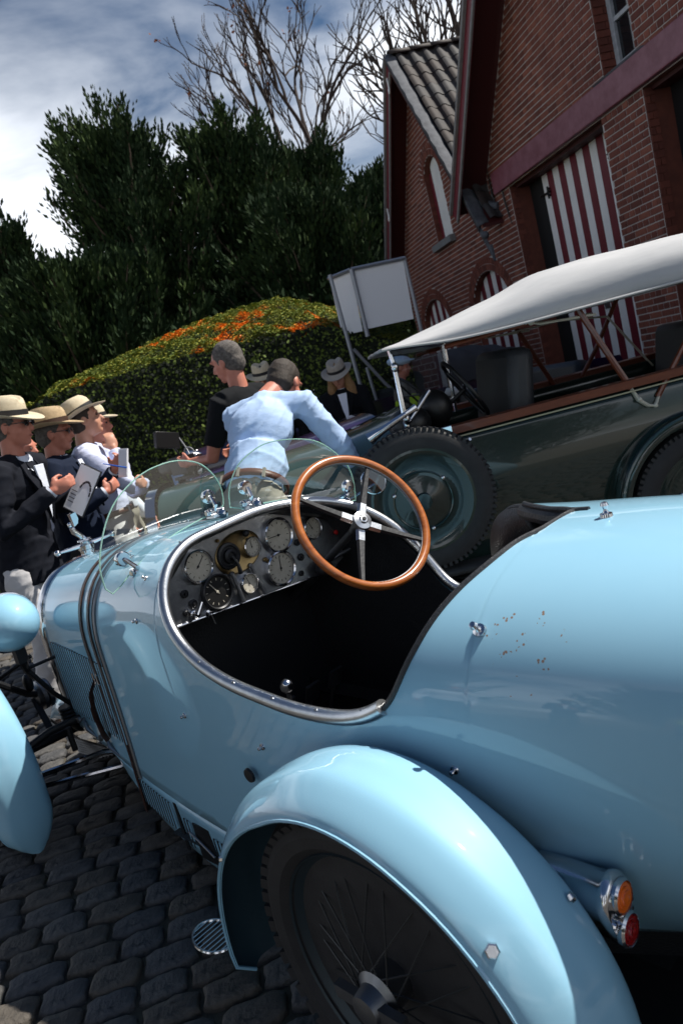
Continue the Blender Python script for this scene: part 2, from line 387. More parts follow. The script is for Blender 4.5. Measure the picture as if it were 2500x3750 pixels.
for k, s in enumerate((1, -1)):
    for i in range(12):
        x = 1.53-.021*i; p = body_pt(x, tseam(x, s), s)
        o = link('louvre', sl1, panels[k], (x, p[1]-s*.001, lerp([(1.2, .205), (1.6, .245)], x)-.0)); o.rotation_euler = (0, 0, 0 if s > 0 else PI)
    for i in range(2):
        x = 1.205-.021*i; p = body_pt(x, tseam(x, s), s)
        o = link('louvre', sl1, panels[k], (x, p[1]-s*.001, .185)); o.rotation_euler = (0, 0, 0 if s > 0 else PI)
    for i in range(7):
        x = 1.02-.023*i; p = body_pt(x, tseam(x, s), s)
        o = link('louvre', sl1, panels[k], (x, p[1]-s*.001, .175)); o.rotation_euler = (0, 0, 0 if s > 0 else PI)
    p = body_pt(1.255, tseam(1.255, s), s); mb = MB(); mb.box((0, 0, 0), (.018, .004, .175)); obj('slot', mb, black, panels[k], loc=(1.255, p[1]-s*.003, .185))
    p = body_pt(1.10, tseam(1.1, s), s); mb = MB(); mb.box((0, 0, 0), (.095, .004, .125)); h_ = obj('hatch', mb, black, panels[k], loc=(1.10, p[1]-s*.003, .175))
    mb = MB(); mb.tube([(1.17, p[1]+s*.006, .205), (1.12, p[1]+s*.006, .185), (1.05, p[1]+s*.006, .15)], .004); obj('lever', mb, steel, car)
# hood side catches
for (x, z) in ((1.95, .385), (1.72, .365)):
    mb = MB(); c = bp(x, z, off=.0)
    mb.tube([c+Vector((.03, .004, .03)), c+Vector((.0, .012, -.005)), c+Vector((-.05, .006, -.035))], [.004, .009, .004], n=8)
    mb.lathe([(.0, .03), (.011, .028), (.013, .02), (.006, .014), (.005, 0)], c+Vector((.03, 0, .03)), (0, 1, .2), n=12)
    obj('hood_catch', mb, steel, hood)
# rivet rows on the hood hinge
rv = MB(); rv.lathe([(0, .003), (.003, .002), (.0035, 0)], n=8); me_rv = mesh('rivet', rv, steel)
for i in range(9):
    for y in (.035, -.02): link('rivet', me_rv, hood, (2.10-.035*i, y, body_pt(2.10-.035*i, 1.97, 1)[2]+.001))
mb = MB(); mb.tube([(2.14, .0, 1.006), (1.503, 0, 1.087)], .004, n=6); obj('hinge', mb, steel, hood)
# ---- cockpit rim tube
def rimpath(side, xa, xb, n):
    return [Vector(body_pt(xa+(xb-xa)*i/n, rim_t(xa+(xb-xa)*i/n, side), side)) for i in range(n+1)]
front = [Vector((.972, y, body_pt(.972, 2, 1)[2]-.0) if False else body_pt(.972, 2., 1)) for y in (0,)]
left = rimpath(1, .9695, .075, 90); right = rimpath(-1, .9695, .40, 60)
def resamp(P, n):
    d = [0]
    for a, b in zip(P, P[1:]): d.append(d[-1]+(b-a).length)
    out = []
    for i in range(n+1):
        s_ = d[-1]*i/n; k = min(max(np.searchsorted(d, s_)-1, 0), len(P)-2); t = (s_-d[k])/max(d[k+1]-d[k], 1e-9); out.append(P[k].lerp(P[k+1], t))
    return out
path = resamp(list(reversed(left))+right, 150)
for _ in range(6): path = [path[0]]+[(path[i-1]+path[i]*2+path[i+1])/4 for i in range(1, len(path)-1)]+[path[-1]]
mb = MB(); mb.tube([p+Vector((0, 0, .004)) for p in path], .0165, n=14); rimo = obj('cockpit_rim', mb, alu, car)
sc_ = MB(); sc_.lathe([(0, .004), (.0035, .0035), (.004, 0)], n=8); me_sc = mesh('screw', sc_, steel)
for i in range(4, 150, 9):
    p = path[i]; c = Vector((.5, 0, .8)); d = (p-c); d.z = 0; d.normalize(); link('screw', me_sc, rimo, p+Vector((d.x*.007, d.y*.007, .0185)))
# dark piping along the tail edge of the opening
tl = rimpath(1, .10, -.18, 90); tr = rimpath(-1, .42, -.18, 90)
P = resamp(tl+list(reversed(tr)), 90)
for _ in range(1): P = [P[0]]+[(P[i-1]+P[i]*2+P[i+1])/4 for i in range(1, len(P)-1)]+[P[-1]]
mb = MB(); mb.tube([p+Vector((.002, 0, 0)) for p in P], .0065, n=8); obj('edge_piping', mb, leather, car)
mb = MB(); mb.tube([p+Vector((.012, -.006, -.022)) for p in resamp(list(reversed(tr)), 40)], .018, n=10); obj('padded_roll', mb, leather, car)
mb = MB(); edge = smoothpath([(.385, -.405, .76), (.380, -.405, .86), (.345, -.395, .935), (.27, -.36, .985), (.18, -.30, 1.005)], 6)
inner = smoothpath([(.30, -.36, .70), (.29, -.35, .80), (.25, -.33, .87), (.19, -.30, .92), (.12, -.25, .95)], 6)
mb.grid([edge, inner]); sb_ = obj('seat_bolster', mb, leather, car); q_ = sb_.modifiers.new('t', 'SOLIDIFY'); q_.thickness = .02
mb = MB(); mb.tube(edge, .009, n=8); obj('piping', mb, leather, sb_)
# cockpit lining
mb = MB()
for side in (1, -1):
    P = []
    for i in range(91):
        x = 1.30-1.60*i/90
        tm = rim_t(x, side); zr = body_pt(x, tm, side)[2]-.006; w = lerp(BT, x)[1]-.022
        row = []
        for j in range(9):
            z = .16+(zr-.16)*j/8; y = abs(body_pt(x, min(tm, t_at(x, z, side)), side)[1])-.02; row.append((x, side*max(y, .01), z))
        P.append(row)
    mb.grid(P)
mb.add([(-.25, -.43, .16), (1.3, -.43, .16), (1.3, .43, .16), (-.25, .43, .16)], [(0, 1, 2, 3)])
tub = obj('cockpit_lining', mb, leather, car)
mb = MB(); mb.plate([(1.3, y, z) for y, z in ((-.40, .16), (.40, .16), (.40, .8), (.30, 1.0), (0, 1.06), (-.3, .98), (-.40, .8))], (.01, 0, 0)); obj('firewall', mb, leather, car)
# seat
mb = MB()
P = []
for i in range(17):
    a = -1+2*i/16; P.append([(-.02-.10*(1-a*a)-.12*k+(.02 if k > .5 else 0), a*.40, .25+.68*k+.02*(1-a*a)) for k in (0, .2, .4, .6, .8, 1)])
mb.grid(P); P2 = [[(x-.06, y, z) for x, y, z in r] for r in P]; mb.grid(P2, flip=True)
seat = obj('seat', mb, leather, car)
mb = MB(); mb.box((.22, 0, .27), (.50, .74, .13)); obj('cushion', mb, leather, seat, bevel=.04)
# dark shirt-cloth floor details: pedals, gear lever
mb = MB(); mb.tube([(.83, .22, .20), (.80, .20, .45), (.77, .195, .625)], .007); mb.tube([(.83, .22, .20), (.83, .22, .3)], [.03, .01]); gl_ = obj('gear_lever', mb, steel, car)
mb = MB(); mb.ell((.77, .195, .648), (.022, .022, .022), n=20, k=14); obj('knob', mb, chrome, gl_)
for y in (-.02, -.14, -.26):
    mb = MB(); mb.tube([(1.2, y, .25), (1.12, y, .40)], .008); mb.box((1.11, y, .41), (.012, .06, .075), Matrix.Rotation(R(-25), 3, 'Y')); obj('pedal', mb, steel, car)
mb = MB(); mb.tube([(1.15, .30, .22), (1.0, .31, .42), (.93, .31, .5)], .007); mb.box((.93, .31, .5), (.05, .02, .02)); obj('hand_brake', mb, steel, car)
mb = MB(); mb.lathe([(.0, .0), (.018, .0), (.02, .006), (.028, .006), (.03, 0), (.036, 0)], (1.0, .30, .40), (-.8, -.6, .2), n=20); obj('horn_ring', mb, darkmetal, car)

# ---- dashboard
XD = 1.035
def dp(y, z, x=XD): return Vector((x, y, z))
out = []
for s in (1, -1):
    seq = [j/20 for j in range(21)]
    if s < 0: seq = seq[::-1]
    for j in seq:
        t0 = 1.15 if s > 0 else 1.25; p = body_pt(XD, t0+(2-t0)*j, s); out.append((XD, p[1]*.965, .70+(p[2]-.70)*.965))
# bottom edge rises gently to the left
pl = [(XD, .330, .876), ]+[q for q in out if q[2] > .88]+[(XD, -.38, .835), (XD, -.30, .800), (XD, -.20, .822)]
mb = MB(); mb.plate(pl, (.004, 0, 0)); dash = obj('dashboard', mb, engine_turned, car, smooth=False)
mb = MB(); mb.tube([dp(.335, .874, XD-.002), dp(-.20, .822, XD-.002), dp(-.30, .80, XD-.002)], .004); obj('lower_trim', mb, chrome, dash)
XF = XD-.001
def gauge(y, z, r, face, hand, nticks=12, name='gauge', depth=.016, bez=chrome, marks=True, ring_w=.10):
    mb = MB()
    mb.lathe([(r, 0), (r*1.0, depth), (r*.93, depth+.003), (r*.86, depth-.001), (r*.85, depth-.006)], dp(y, z, XF), (-1, 0, 0), n=36, mi=0, cap=False)
    mb.lathe([(r*.86, depth-.008), (0, depth-.008)], dp(y, z, XF), (-1, 0, 0), n=36, mi=1)
    for k in range(nticks):
        a = 2*PI*k/nticks+.2; c, s = math.cos(a), math.sin(a); Rm = Matrix.Rotation(-a, 3, 'X')
        mb.box(dp(y+c*r*.68, z+s*r*.68, XF-depth+.0075), (.0008, r*.13, r*.035), Matrix.Rotation(a, 3, 'X'), mi=2)
    a = hand; mb.box(dp(y+math.cos(a)*r*.26, z+math.sin(a)*r*.26, XF-depth+.0065), (.001, r*.85, r*.04), Matrix.Rotation(a, 3, 'X'), mi=2)
    mb.lathe([(r*.08, depth-.006), (0, depth-.005)], dp(y, z, XF), (-1, 0, 0), n=10, mi=2)
    o = obj(name, mb, [bez, face, (black if face is dialwhite else dialwhite)], dash); 
    return o
g1 = gauge(.208, 1.020, .052, dialwhite, 2.4)
g2 = gauge(-.118, 1.010, .060, dialwhite, .05)
g3 = gauge(.168, .922, .057, dialblack, 1.0, name='rev_counter', bez=darkmetal)
g4 = gauge(.046, .902, .034, dialwhite, 1.3, nticks=8)
g5 = gauge(-.092, .902, .060, dialwhite, 1.7, nticks=16)
g6 = gauge(-.268, .985, .040, dialwhite, 1.2, nticks=10)
# brass switch plate
mb = MB(); mb.lathe([(.092, 0), (.092, .004), (.086, .008), (.082, .006), (0, .006)], dp(.048, 1.010, XF), (-1, 0, 0), n=40, ref=(0, 1, -.12), sc=(1, .72))
sp = obj('switch_plate', mb, brass, dash)
mb = MB(); mb.lathe([(.044, .006), (.042, .014), (.034, .016), (.030, .012), (.024, .012), (.022, .022), (.014, .026), (.012, .02), (0, .02)], dp(.092, 1.012, XF), (-1, 0, 0), n=30); obj('rotary_switch', mb, darkmetal, dash)
mb = MB(); mb.tube([dp(.09, 1.01, XF-.026), dp(.085, .985, XF-.036), dp(.08, .95, XF-.03)], [.006, .005, .008]); obj('switch_lever', mb, darkmetal, dash)
gauge(.003, 1.012, .033, dialwhite, 1.55, nticks=12, name='clock', depth=.024)
mb = MB(); mb.ell(dp(.013, 1.06, XF-.02), (.011, .012, .011)); obj('knob', mb, darkmetal, dash)
for y1, z1, y2, z2 in ((.100, .955, .086, .855), (.024, .955, -.002, .848)):
    mb = MB(); mb.tube([dp(y1, z1, XF-.012), dp(y2, z2, XF-.012)], [.0055, .008], n=10); mb.lathe([(.008, 0), (.008, .014), (0, .014)], dp(y1, z1, XF), (-1, 0, 0), n=10); obj('advance_lever', mb, steel, dash)
for (y, z, r) in ((-.193, .958, .012), (-.242, .952, .012), (-.192, .905, .013), (-.236, .900, .013), (.276, .957, .013), (.258, .918, .014), (-.045, .95, .008), (.29, .90, .010), (-.175, .852, .010), (.112, 1.07, .006), (-.01, .985, .006)):
    mb = MB(); mb.lathe([(r, 0), (r, .005), (r*.7, .008), (r*.6, .006), (r*.3, .006), (r*.25, .012), (0, .012)], dp(y, z, XF), (-1, 0, 0), n=14); obj('plug', mb, darkmetal if r > .009 else brass, dash)
mb = MB(); mb.lathe([(.014, 0), (.013, .01), (.009, .012), (.008, .03), (0, .03)], dp(.268, .888, XF), (-1, 0, 0), n=16); mb.tube([dp(.268, .888, XF-.03), dp(.245, .92, XF-.035)], .004, n=6); obj('ignition_key', mb, chrome, dash)
mb = MB(); mb.lathe([(.013, 0), (.013, .006), (.006, .008), (.006, .02), (0, .02)], dp(.217, .868, XF), (-1, 0, 0), n=14); mb.tube([dp(.217, .868, XF-.02), dp(.213, .835, XF-.022)], .0035, n=6); obj('toggle', mb, chrome, dash)
mb = MB(); mb.lathe([(.008, 0), (.009, .008), (.004, .012), (0, .013)], dp(-.372, .935, XF-.004), (-1, 0, 0), n=12); obj('warning_light', mb, redbead, dash)
mb = MB(); mb.ell(dp(-.255, .84, XF-.03), (.03, .035, .028)); mb.tube([dp(-.24, .86, XF-.03), dp(-.29, .81, XF-.02)], .008); obj('magneto', mb, darkmetal, dash)

# ---- steering wheel
SC = Vector((.775, -.265, .998)); rake = R(30)
ax = Vector((-math.cos(rake), .10, math.sin(rake))).normalized()
u0 = Vector((0, 1, 0)); u0 = (u0-ax*u0.dot(ax)).normalized(); w0 = ax.cross(u0); SR = .232
def sw(a, r, h=0): return SC+ax*h+(u0*math.cos(a)+w0*math.sin(a))*r
stw = empty('steering_wheel', (0, 0, 0), 0, parent=car)
mb = MB(); mb.tube([sw(2*PI*i/96, SR, .012) for i in range(96)], .0145, n=14, closed=True); rim_w = obj('rim', mb, wood, stw)
mb = MB(); mb.tube([sw(2*PI*i/96, SR-.009, .0075) for i in range(96)], .0085, n=8, closed=True); obj('rim_core', mb, steel, stw)
mb = MB(); mb.lathe([(.0, .024), (.012, .023), (.016, .018), (.031, .014), (.034, .004), (.034, -.01), (.02, -.02), (.015, -.06), (.0, -.06)], SC, ax, n=28); hb = obj('hub', mb, alu, stw)
mb = MB(); mb.lathe([(.007, .024), (.006, .027), (0, .027)], SC+u0*.0, ax, n=10); mb.lathe([(.004, .02), (.0, .022)], SC-w0*.018, ax, n=8); obj('hub_nut', mb, darkmetal, stw)
SPA = []
for k in range(4):
    a = R(SP0 if False else 0)+0
spoke_dirs = [R(226), R(315), R(52), R(137)]
for a in spoke_dirs:
    mb = MB(); d = (u0*math.cos(a)+w0*math.sin(a)); e = ax.cross(d)
    def sec(r, h, w, th): return [SC+d*r+ax*(h+sz*th)+e*(sy*w) for sy, sz in ((-1, -1), (-.6, 1), (.6, 1), (1, -1))]
    mb.grid([sec(.02, 0, .017, .006), sec(.07, .001, .0165, .005)], closej=True, mi=0)
    mb.grid([sec(.0705, .001, .0150, .0045), sec(.15, .004, .0115, .004), sec(.225, .010, .0085, .0035)], closej=True, mi=1)
    mb.add(sec(.0702, .001, .0165, .005), [(0, 1, 2, 3)], 0)
    obj('spoke', mb, [alu, darkmetal], stw, ang=20)
mb = MB(); mb.tube([SC-ax*.03, SC-ax*.33-Vector((0, .0, 0))], .014, n=12); mb.tube([SC-ax*.30, SC-ax*.62], .019, n=12); obj('steering_column', mb, steel, car)
mb = MB(); mb.tube([SC-ax*.30, SC-ax*.28+Vector((0, -.13, .0))], .008); obj('column_stay', mb, steel, car)
# ---- wings
def wing(hx, hz, a0, a1, sec, side, flare, name, n=56, tf=.10):
    P = []; Q = []
    for i in range(n+1):
        a = a0+(a1-a0)*i/n; f = flare(a); row = []; row2 = []
        S_ = smoothpath([(y, r, 0) for y, r in sec], 4)
        yc0 = (sec[0][0]+sec[-1][0])/2; e0 = min(1, (i+.35)/(n*tf)); e1_ = min(1, (n-i+.35)/(n*.10)); tp = math.sqrt(1-(1-e0)**2)*math.sqrt(1-(1-e1_)**2)
        for p in S_:
            y, r = yc0+(p.x-yc0)*tp, p.y; rr = r+f*(.55+.45*(y-sec[0][0])/(sec[-1][0]-sec[0][0])); aa = R(a)
            row.append((hx+math.cos(aa)*rr, side*y, hz+math.sin(aa)*rr))
            yc = (sec[0][0]+sec[-1][0])/2; rr -= .005; yy = y+(yc-y)*.03
            row2.append((hx+math.cos(aa)*rr, side*yy, hz+math.sin(aa)*rr))
        P.append(row); Q.append(row2)
    mb = MB(); mb.grid(P, mi=0); mb.grid(Q, mi=1)
    for A_, B_ in ((P[0], Q[0]), (P[-1], Q[-1])): mb.grid([A_, B_], mi=0)
    mb.grid([[p[0] for p in P], [p[0] for p in Q]], mi=0); mb.grid([[p[-1] for p in P], [p[-1] for p in Q]], mi=0)
    o = obj(name, mb, [paint, undercoat], car, ang=50)
    mb = MB(); mb.tube([Vector(p[-1]) for p in P], .0042, n=6); obj('wing_edge', mb, paint, o)
    return o
RS = [(.497, .385), (.504, .405), (.53, .422), (.565, .432), (.60, .432), (.64, .430), (.675, .410), (.70, .388), (.708, .372)]
def fl_r(a):
    if a < 62: return .13*((62-a)/80)**1.3
    return .02*max(0, (a-120)/60)
FS = [(.592, .42), (.598, .442), (.62, .465), (.655, .472), (.69, .472), (.725, .464), (.76, .452), (.785, .425), (.79, .41)]
def fl_f(a): return .05*max(0, (a-190)/30)
wr = []
for s in (1, -1):
    w = wing(.06, .36, -20, 200, RS, s, fl_r, 'rear_wing', tf=.03); wr.append(w)
    wing(2.28, .36, 38, 214, FS, s, fl_f, 'front_wing')
mb = MB(); mb.lathe([(.010, 0), (.010, .008), (.008, .010), (0, .010)], (0, 0, 0), (0, 0, 1), n=6); me_bolt = mesh('bolt', mb, chrome, ang=20)
def wbolt(x, y, z, nx, ny, nz_, par, sc=1.):
    o = link('bolt', me_bolt, par, (x, y, z)); o.rotation_euler = Vector((nx, ny, nz_)).to_track_quat('Z', 'Y').to_euler(); o.scale = (sc,)*3
wbolt(-.2588, .6879, .6124, -.59, .64, .49, wr[0], 1.15); wbolt(-.300, .535, .600, -.6, -.5, .6, wr[0], .8); wbolt(.43, .712, .55, .3, .9, .3, wr[0], .6)
for hx_, nm in ((2.28, 'front_wing'),):
    pass
# ---- wheels
def wheel(x, y, z, s, name='wheel', Rt=.345, steer=0, lug=True):
    w = empty(name, (x, y, z), steer, parent=car)
    mb = MB(); prof = []
    for i in range(17):
        a = -PI*.5+(2*PI)*i/16; 
    cr = [( .262, -.040), (.285, -.060), (.31, -.064), (.330, -.055), (.341, -.035), (.345, 0), (.341, .035), (.330, .055), (.31, .064), (.285, .060), (.262, .040), (.262, -.040)]
    mb.lathe([(r*Rt/.345, h) for r, h in cr], (0, 0, 0), (0, 1, 0), n=64, cap=False)
    if lug:
        for k in range(54):
            a = 2*PI*k/54; Rm = Matrix.Rotation(-a, 3, 'Y')
            for sg in (1, -1):
                mb.box(Rm @ Vector((Rt-.0105, sg*.044, 0)), (.024, .032, .027), Rm @ Matrix.Rotation(sg*R(24), 3, 'Z'))
        for yy in (-.022, -.008, .008, .022): mb.lathe([(Rt-.004, yy-.004), (Rt+.002, yy-.0035), (Rt+.002, yy+.0035), (Rt-.004, yy+.004)], (0, 0, 0), (0, 1, 0), n=64)
    obj('tyre', mb, rubber, w, ang=30)
    mb = MB(); mb.lathe([(.262, -.046), (.266, -.050), (.268, -.044), (.255, -.034), (.243, -.02), (.243, .02), (.255, .034), (.268, .044), (.266, .050), (.262, .046)], (0, 0, 0), (0, 1, 0), n=56, cap=False); obj('rim', mb, M('shaded_rim', (.03, .045, .055), .4, metal=.3), w)  # rim colour darkened to stand for the deep shadow in the wheel well
    mb = MB()
    for k in range(48):
        a = 2*PI*k/48; b = a+R(34)*(1 if k % 2 else -1); hs_ = s*(.075 if k % 4 < 2 else -.03)
        mb.tube([(.245*math.cos(a), s*(.012 if k % 4 < 2 else -.012), .245*math.sin(a)), (.052*math.cos(b), hs_, .052*math.sin(b))], .0018, n=5, caps=False)
    obj('spokes', mb, M('shaded_spoke', (.05, .055, .06), .4, metal=.8), w)  # spoke colour holds the wheel well's shadow too
    mb = MB(); mb.lathe([(.058, -.05*s), (.058, -.03*s), (.040, -.02*s), (.042, .06*s), (.050, .075*s), (.036, .085*s), (.030, .115*s), (0, .12*s)], (0, 0, 0), (0, 1, 0), n=28)
    mb.box((0, .098*s, 0), (.17, .018, .028)); obj('hub', mb, steel, w)
    mb = MB(); mb.lathe([(.15, -.07*s), (.155, -.05*s), (.155, -.03*s), (.06, -.025*s)], (0, 0, 0), (0, 1, 0), n=36, cap=False); obj('brake_drum', mb, darkmetal, w)
    return w
for s in (1, -1):
    wheel(.06, s*.605, .362, s); wheel(2.28, s*.675, .362, s, 'wheel')
# mudguard stays, axles, chassis
mb = MB(); mb.tube([(.06, -.6, .36), (.06, .6, .36)], .035); mb.ell((.06, 0, .36), (.12, .12, .12)); obj('rear_axle', mb, darkmetal, car)
mb = MB(); mb.tube([(2.28, -.64, .33), (2.28, -.5, .30), (2.28, 0, .28), (2.28, .5, .30), (2.28, .64, .33)], .022); obj('front_axle', mb, darkmetal, car)
mb = MB()
for s in (1, -1):
    mb.tube([(-1.2, s*.22, .36), (1.7, s*.30, .34), (2.1, s*.28, .36), (2.62, s*.26, .30)], .030, n=4)
obj('chassis_rail', mb, darkmetal, car)
mb = MB()
for s in (1, -1):
    for k in range(6): mb.tube([(1.85+.04*k, s*.29, .26-.012*k), (2.28, s*.29, .235-.012*k), (2.68-.04*k, s*.27, .27-.012*k)], .011, n=6, sq=.5)
    obj('leaf_spring', mb, darkmetal, car); mb = MB()
mb = MB()
mb.tube([(2.16, .60, .24), (1.95, .32, .26), (1.6, .1, .26)], .013); mb.tube([(2.16, .60, .20), (1.85, .30, .21), (1.3, .1, .22)], .011)
obj('brake_rod', mb, chrome, car)
mb = MB(); mb.tube([(2.10, .62, .36), (2.08, .45, .40), (2.05, .30, .40), (1.9, .22, .36)], .016, n=10); mb.tube([(2.02, .40, .40), (2.02, .40, .30)], .012); mb.ell((2.15, .30, .36), (.06, .04, .05)); mb.ell((2.0, .24, .33), (.08, .06, .05))
for i in range(5): mb.lathe([(.035, 0), (.04, .006), (.035, .012)], (2.14, .335, .37+.016*i), (0, 0, 1), n=14)
obj('steering_linkage', mb, darkmetal, car)
for s in (1, -1):
    mb = MB(); mb.lathe([(0, -.035), (.062, -.033), (.066, -.028), (.066, -.012), (.058, -.008), (.066, -.004), (.066, .012), (.058, .016), (.05, .03), (.02, .036), (0, .036)], (2.36, s*.345, .47), (0, s, 0), n=32); d_ = obj('friction_damper', mb, steel, car)
    mb = MB(); mb.tube([(2.36, s*.38, .47), (2.25, s*.39, .33)], .014, sq=.5); mb.tube([(2.36, s*.30, .47), (2.52, s*.29, .38)], .014, sq=.5); mb.ell((2.30, s*.40, .56), (.03, .02, .04)); obj('damper_arm', mb, darkmetal, d_)
    # headlamps on their bracket
    h = empty('headlamp', (2.09, s*.455, .872), 0, parent=car)
    mb = MB(); mb.lathe([(0, -.135), (.03, -.130), (.062, -.112), (.09, -.08), (.108, -.035), (.114, .0), (.114, .012)], (0, 0, 0), (1, 0, 0), n=40); obj('bowl', mb, paint, h)
    mb = MB(); mb.lathe([(.114, .010), (.119, .012), (.120, .022), (.112, .030), (.107, .03)], (0, 0, 0), (1, 0, 0), n=40); mb.tube([(.018, 0, .118), (.018, 0, .132)], .005); obj('rim', mb, chrome, h)
    mb = MB(); mb.lathe([(.108, .028), (.07, .036), (0, .04)], (0, 0, 0), (1, 0, 0), n=32); obj('lens', mb, M('lamp_glass', (.6, .62, .62), .15, coat=1), h)
    mb = MB(); mb.tube([(2.09, s*.455, .765), (2.09, s*.455, .71), (2.12, s*.44, .66), (2.2, s*.40, .60)], [.02, .018, .014, .012]); mb.box((2.09, s*.455, .735), (.045, .04, .06))
    mb.tube([(2.12, s*.44, .66), (2.10, s*.38, .53), (2.12, s*.30, .42)], .010); mb.tube([(2.33, s*.66, .72), (2.25, s*.56, .66), (2.3, s*.42, .52), (2.34, s*.36, .48)], .014)
    obj('lamp_bracket', mb, darkmetal, car)
mb = MB(); mb.tube([(2.12, .44, .665), (2.12, -.44, .645)], .007); mb.tube([(2.3, .62, .60), (2.15, .40, .70)], .009); obj('lamp_bar', mb, darkmetal, car)
# front apron between the dumb irons
mb = MB(); mb.grid([[(2.16+.35*j/8, y, .435-.03*(j/8)**2-.10*(abs(y)/.30)**6) for j in range(9)] for y in np.linspace(-.30, .30, 17)]); o = obj('front_apron', mb, paint, car); so_ = o.modifiers.new('t', 'SOLIDIFY'); so_.thickness = .004
mb = MB(); mb.tube([(2.9-.4, .24, .36), (2.56, .24, .33), (2.60, .2, .30)], .02); obj('spring_shackle', mb, darkmetal, car)
# radiator cap with cross bar and small winged mascot
cap = empty('radiator_cap', (2.165, .03, 1.008), 0, parent=car)
mb = MB(); mb.lathe([(.030, -.01), (.030, .02), (.036, .024), (.036, .042), (.022, .050), (.018, .056), (.03, .060), (.028, .066), (0, .066)], (0, 0, 0), (0, 0, 1), n=24); obj('filler', mb, chrome, cap)
mb = MB(); mb.tube([(0, -.125, .045), (0, -.04, .042), (0, .04, .042), (0, .125, .045)], [.006, .011, .011, .006], n=10)
for y in (-.128, .128): mb.ell((0, y, .045), (.014, .014, .014))
obj('cross_bar', mb, brass if False else chrome, cap)
mb = MB(); mb.tube([(0, 0, .06), (-.004, .012, .085), (.004, .03, .11), (.0, .038, .13)], [.016, .012, .014, .010], n=10); mb.ell((0, .040, .142), (.010, .010, .013))
P = [[(.0+.01*i, .032+.010*i, .125+.002*j*9-(.0)), ] for i in range(2) for j in range(1)]
for sgn in (-1, 1): mb.plate([(sgn*.004, .025, .13), (sgn*.010, .03, .185), (sgn*.022, .010, .190), (sgn*.016, .004, .16), (sgn*.008, .008, .14)], (.004*sgn, 0, 0))
obj('mascot', mb, chrome, cap)
# ---- aero screens
def screen(outl, nrm, name='aero_screen'):
    sc = empty(name, (0, 0, 0), 0, parent=car)
    P = smoothpath(outl[:-4], 4)+[Vector(p) for p in outl[-4:]] if False else [Vector(p) for p in outl]
    nrm = Vector(nrm)
    mb = MB(); mb.add([p+nrm*.0025 for p in P], [tuple(range(len(P)))]); obj('pane', mb, glass, sc, smooth=False)
    mb = MB(); mb.tube([p+nrm*.0025 for p in P], .0022, n=6, closed=True); obj('pane_edge', mb, glassedge, sc)
    return sc
top = smoothpath([(1.2, .432, 1.03), (1.2, .43, 1.09), (1.2, .405, 1.155), (1.2, .365, 1.22), (1.2, .32, 1.268), (1.2, .266, 1.302), (1.2, .21, 1.325), (1.2, .159, 1.336), (1.2, .09, 1.338), (1.2, .03, 1.325), (1.2, -.02, 1.298), (1.2, -.055, 1.25), (1.2, -.068, 1.20), (1.2, -.06, 1.15), (1.2, -.045, 1.136)], 4)
bot = smoothpath([(1.2, -.02, 1.132), (1.2, .08, 1.122), (1.2, .18, 1.105), (1.2, .27, 1.078), (1.2, .34, 1.046), (1.2, .38, 1.022)], 3)
sL = screen(top+bot+[Vector((1.2, .415, 1.008))], (-1, 0, 0))
nR = Vector((-.44, .17, 0)).normalized()*-1; nR = Vector((-.93, .36, 0))
top = smoothpath([(1.118, -.026, 1.142), (1.112, -.042, 1.205), (1.095, -.086, 1.266), (1.071, -.146, 1.300), (1.047, -.209, 1.312), (1.01, -.31, 1.293), (.982, -.377, 1.255), (.960, -.436, 1.174), (.955, -.450, 1.107), (.958, -.44, 1.03)], 5)
bot = smoothpath([(.972, -.40, 1.035), (1.0, -.32, 1.075), (1.046, -.212, 1.108), (1.075, -.13, 1.122)], 3)
sR = screen(top+bot+[Vector((1.1, -.07, 1.122))], nR)
def clamp(px, py, pz, bx, by, bz, par, t=(0, 0, 1)):
    # two round pads gripping the glass, a forked arm and a hinge block screwed to the scuttle
    mb = MB(); c = Vector((px, py, pz)); b = Vector((bx, by, bz))
    mb.lathe([(0, -.012), (.022, -.011), (.024, -.007), (.024, .008), (.020, .012), (0, .013)], c, (-1, 0, 0), n=24); 
    obj('pad', mb, chrome, par)
    d = (b-c); k = c+Vector((-.014, 0, 0))
    mb = MB(); mb.tube([k, k+d*.5+Vector((-.008, 0, 0)), b+Vector((-.006, 0, .012))], [.006, .0075, .008], n=8)
    mb.lathe([(.013, -.022), (.013, .022)], b+Vector((0, 0, .008)), (0, 1, .1), n=16); mb.lathe([(.009, -.032), (.012, -.030), (.012, -.022), (.012, .022), (.012, .030), (.009, .032)], b+Vector((.004, 0, .008)), (0, 1, .1), n=6)
    mb.lathe([(.0, .02), (.016, .02), (.018, .014), (.018, .006), (.006, 0), (.004, -.012)], b+Vector((-.02, -.02, .004)), (-.3, .6, -.7), n=14)
    mb.box(b-Vector((0, 0, .004)), (.045, .045, .010)); obj('arm', mb, chrome, par)
clamp(1.196, .353, 1.098, 1.18, .315, 1.036, sL)
clamp(1.196, -.008, 1.190, 1.18, -.005, 1.128, sL)
clamp(1.090, -.088, 1.190, 1.085, -.086, 1.130, sR)
clamp(.962, -.425, 1.085, .985, -.39, 1.04, sR)
# rear view mirror
mi = empty('mirror', (.925, -.52, 1.075), 0, parent=car); nmv = Vector((-.85, .45, .15)).normalized()
mb = MB(); mb.lathe([(.045, .006), (.048, .004), (.048, -.004), (.045, -.006)], (0, 0, 0), nmv, n=36, cap=False); obj('ring', mb, chrome, mi)
mb = MB(); mb.lathe([(.0445, .0085), (0, .0085)], (0, 0, 0), nmv, n=32); obj('mirror_glass', mb, thin_glass('smoked_glass', (.55, .60, .64), 2.0), mi)
mb = MB(); mb.tube([(0, 0, -.01), (.05, .10, -.04)], .004); obj('stalk', mb, chrome, mi)
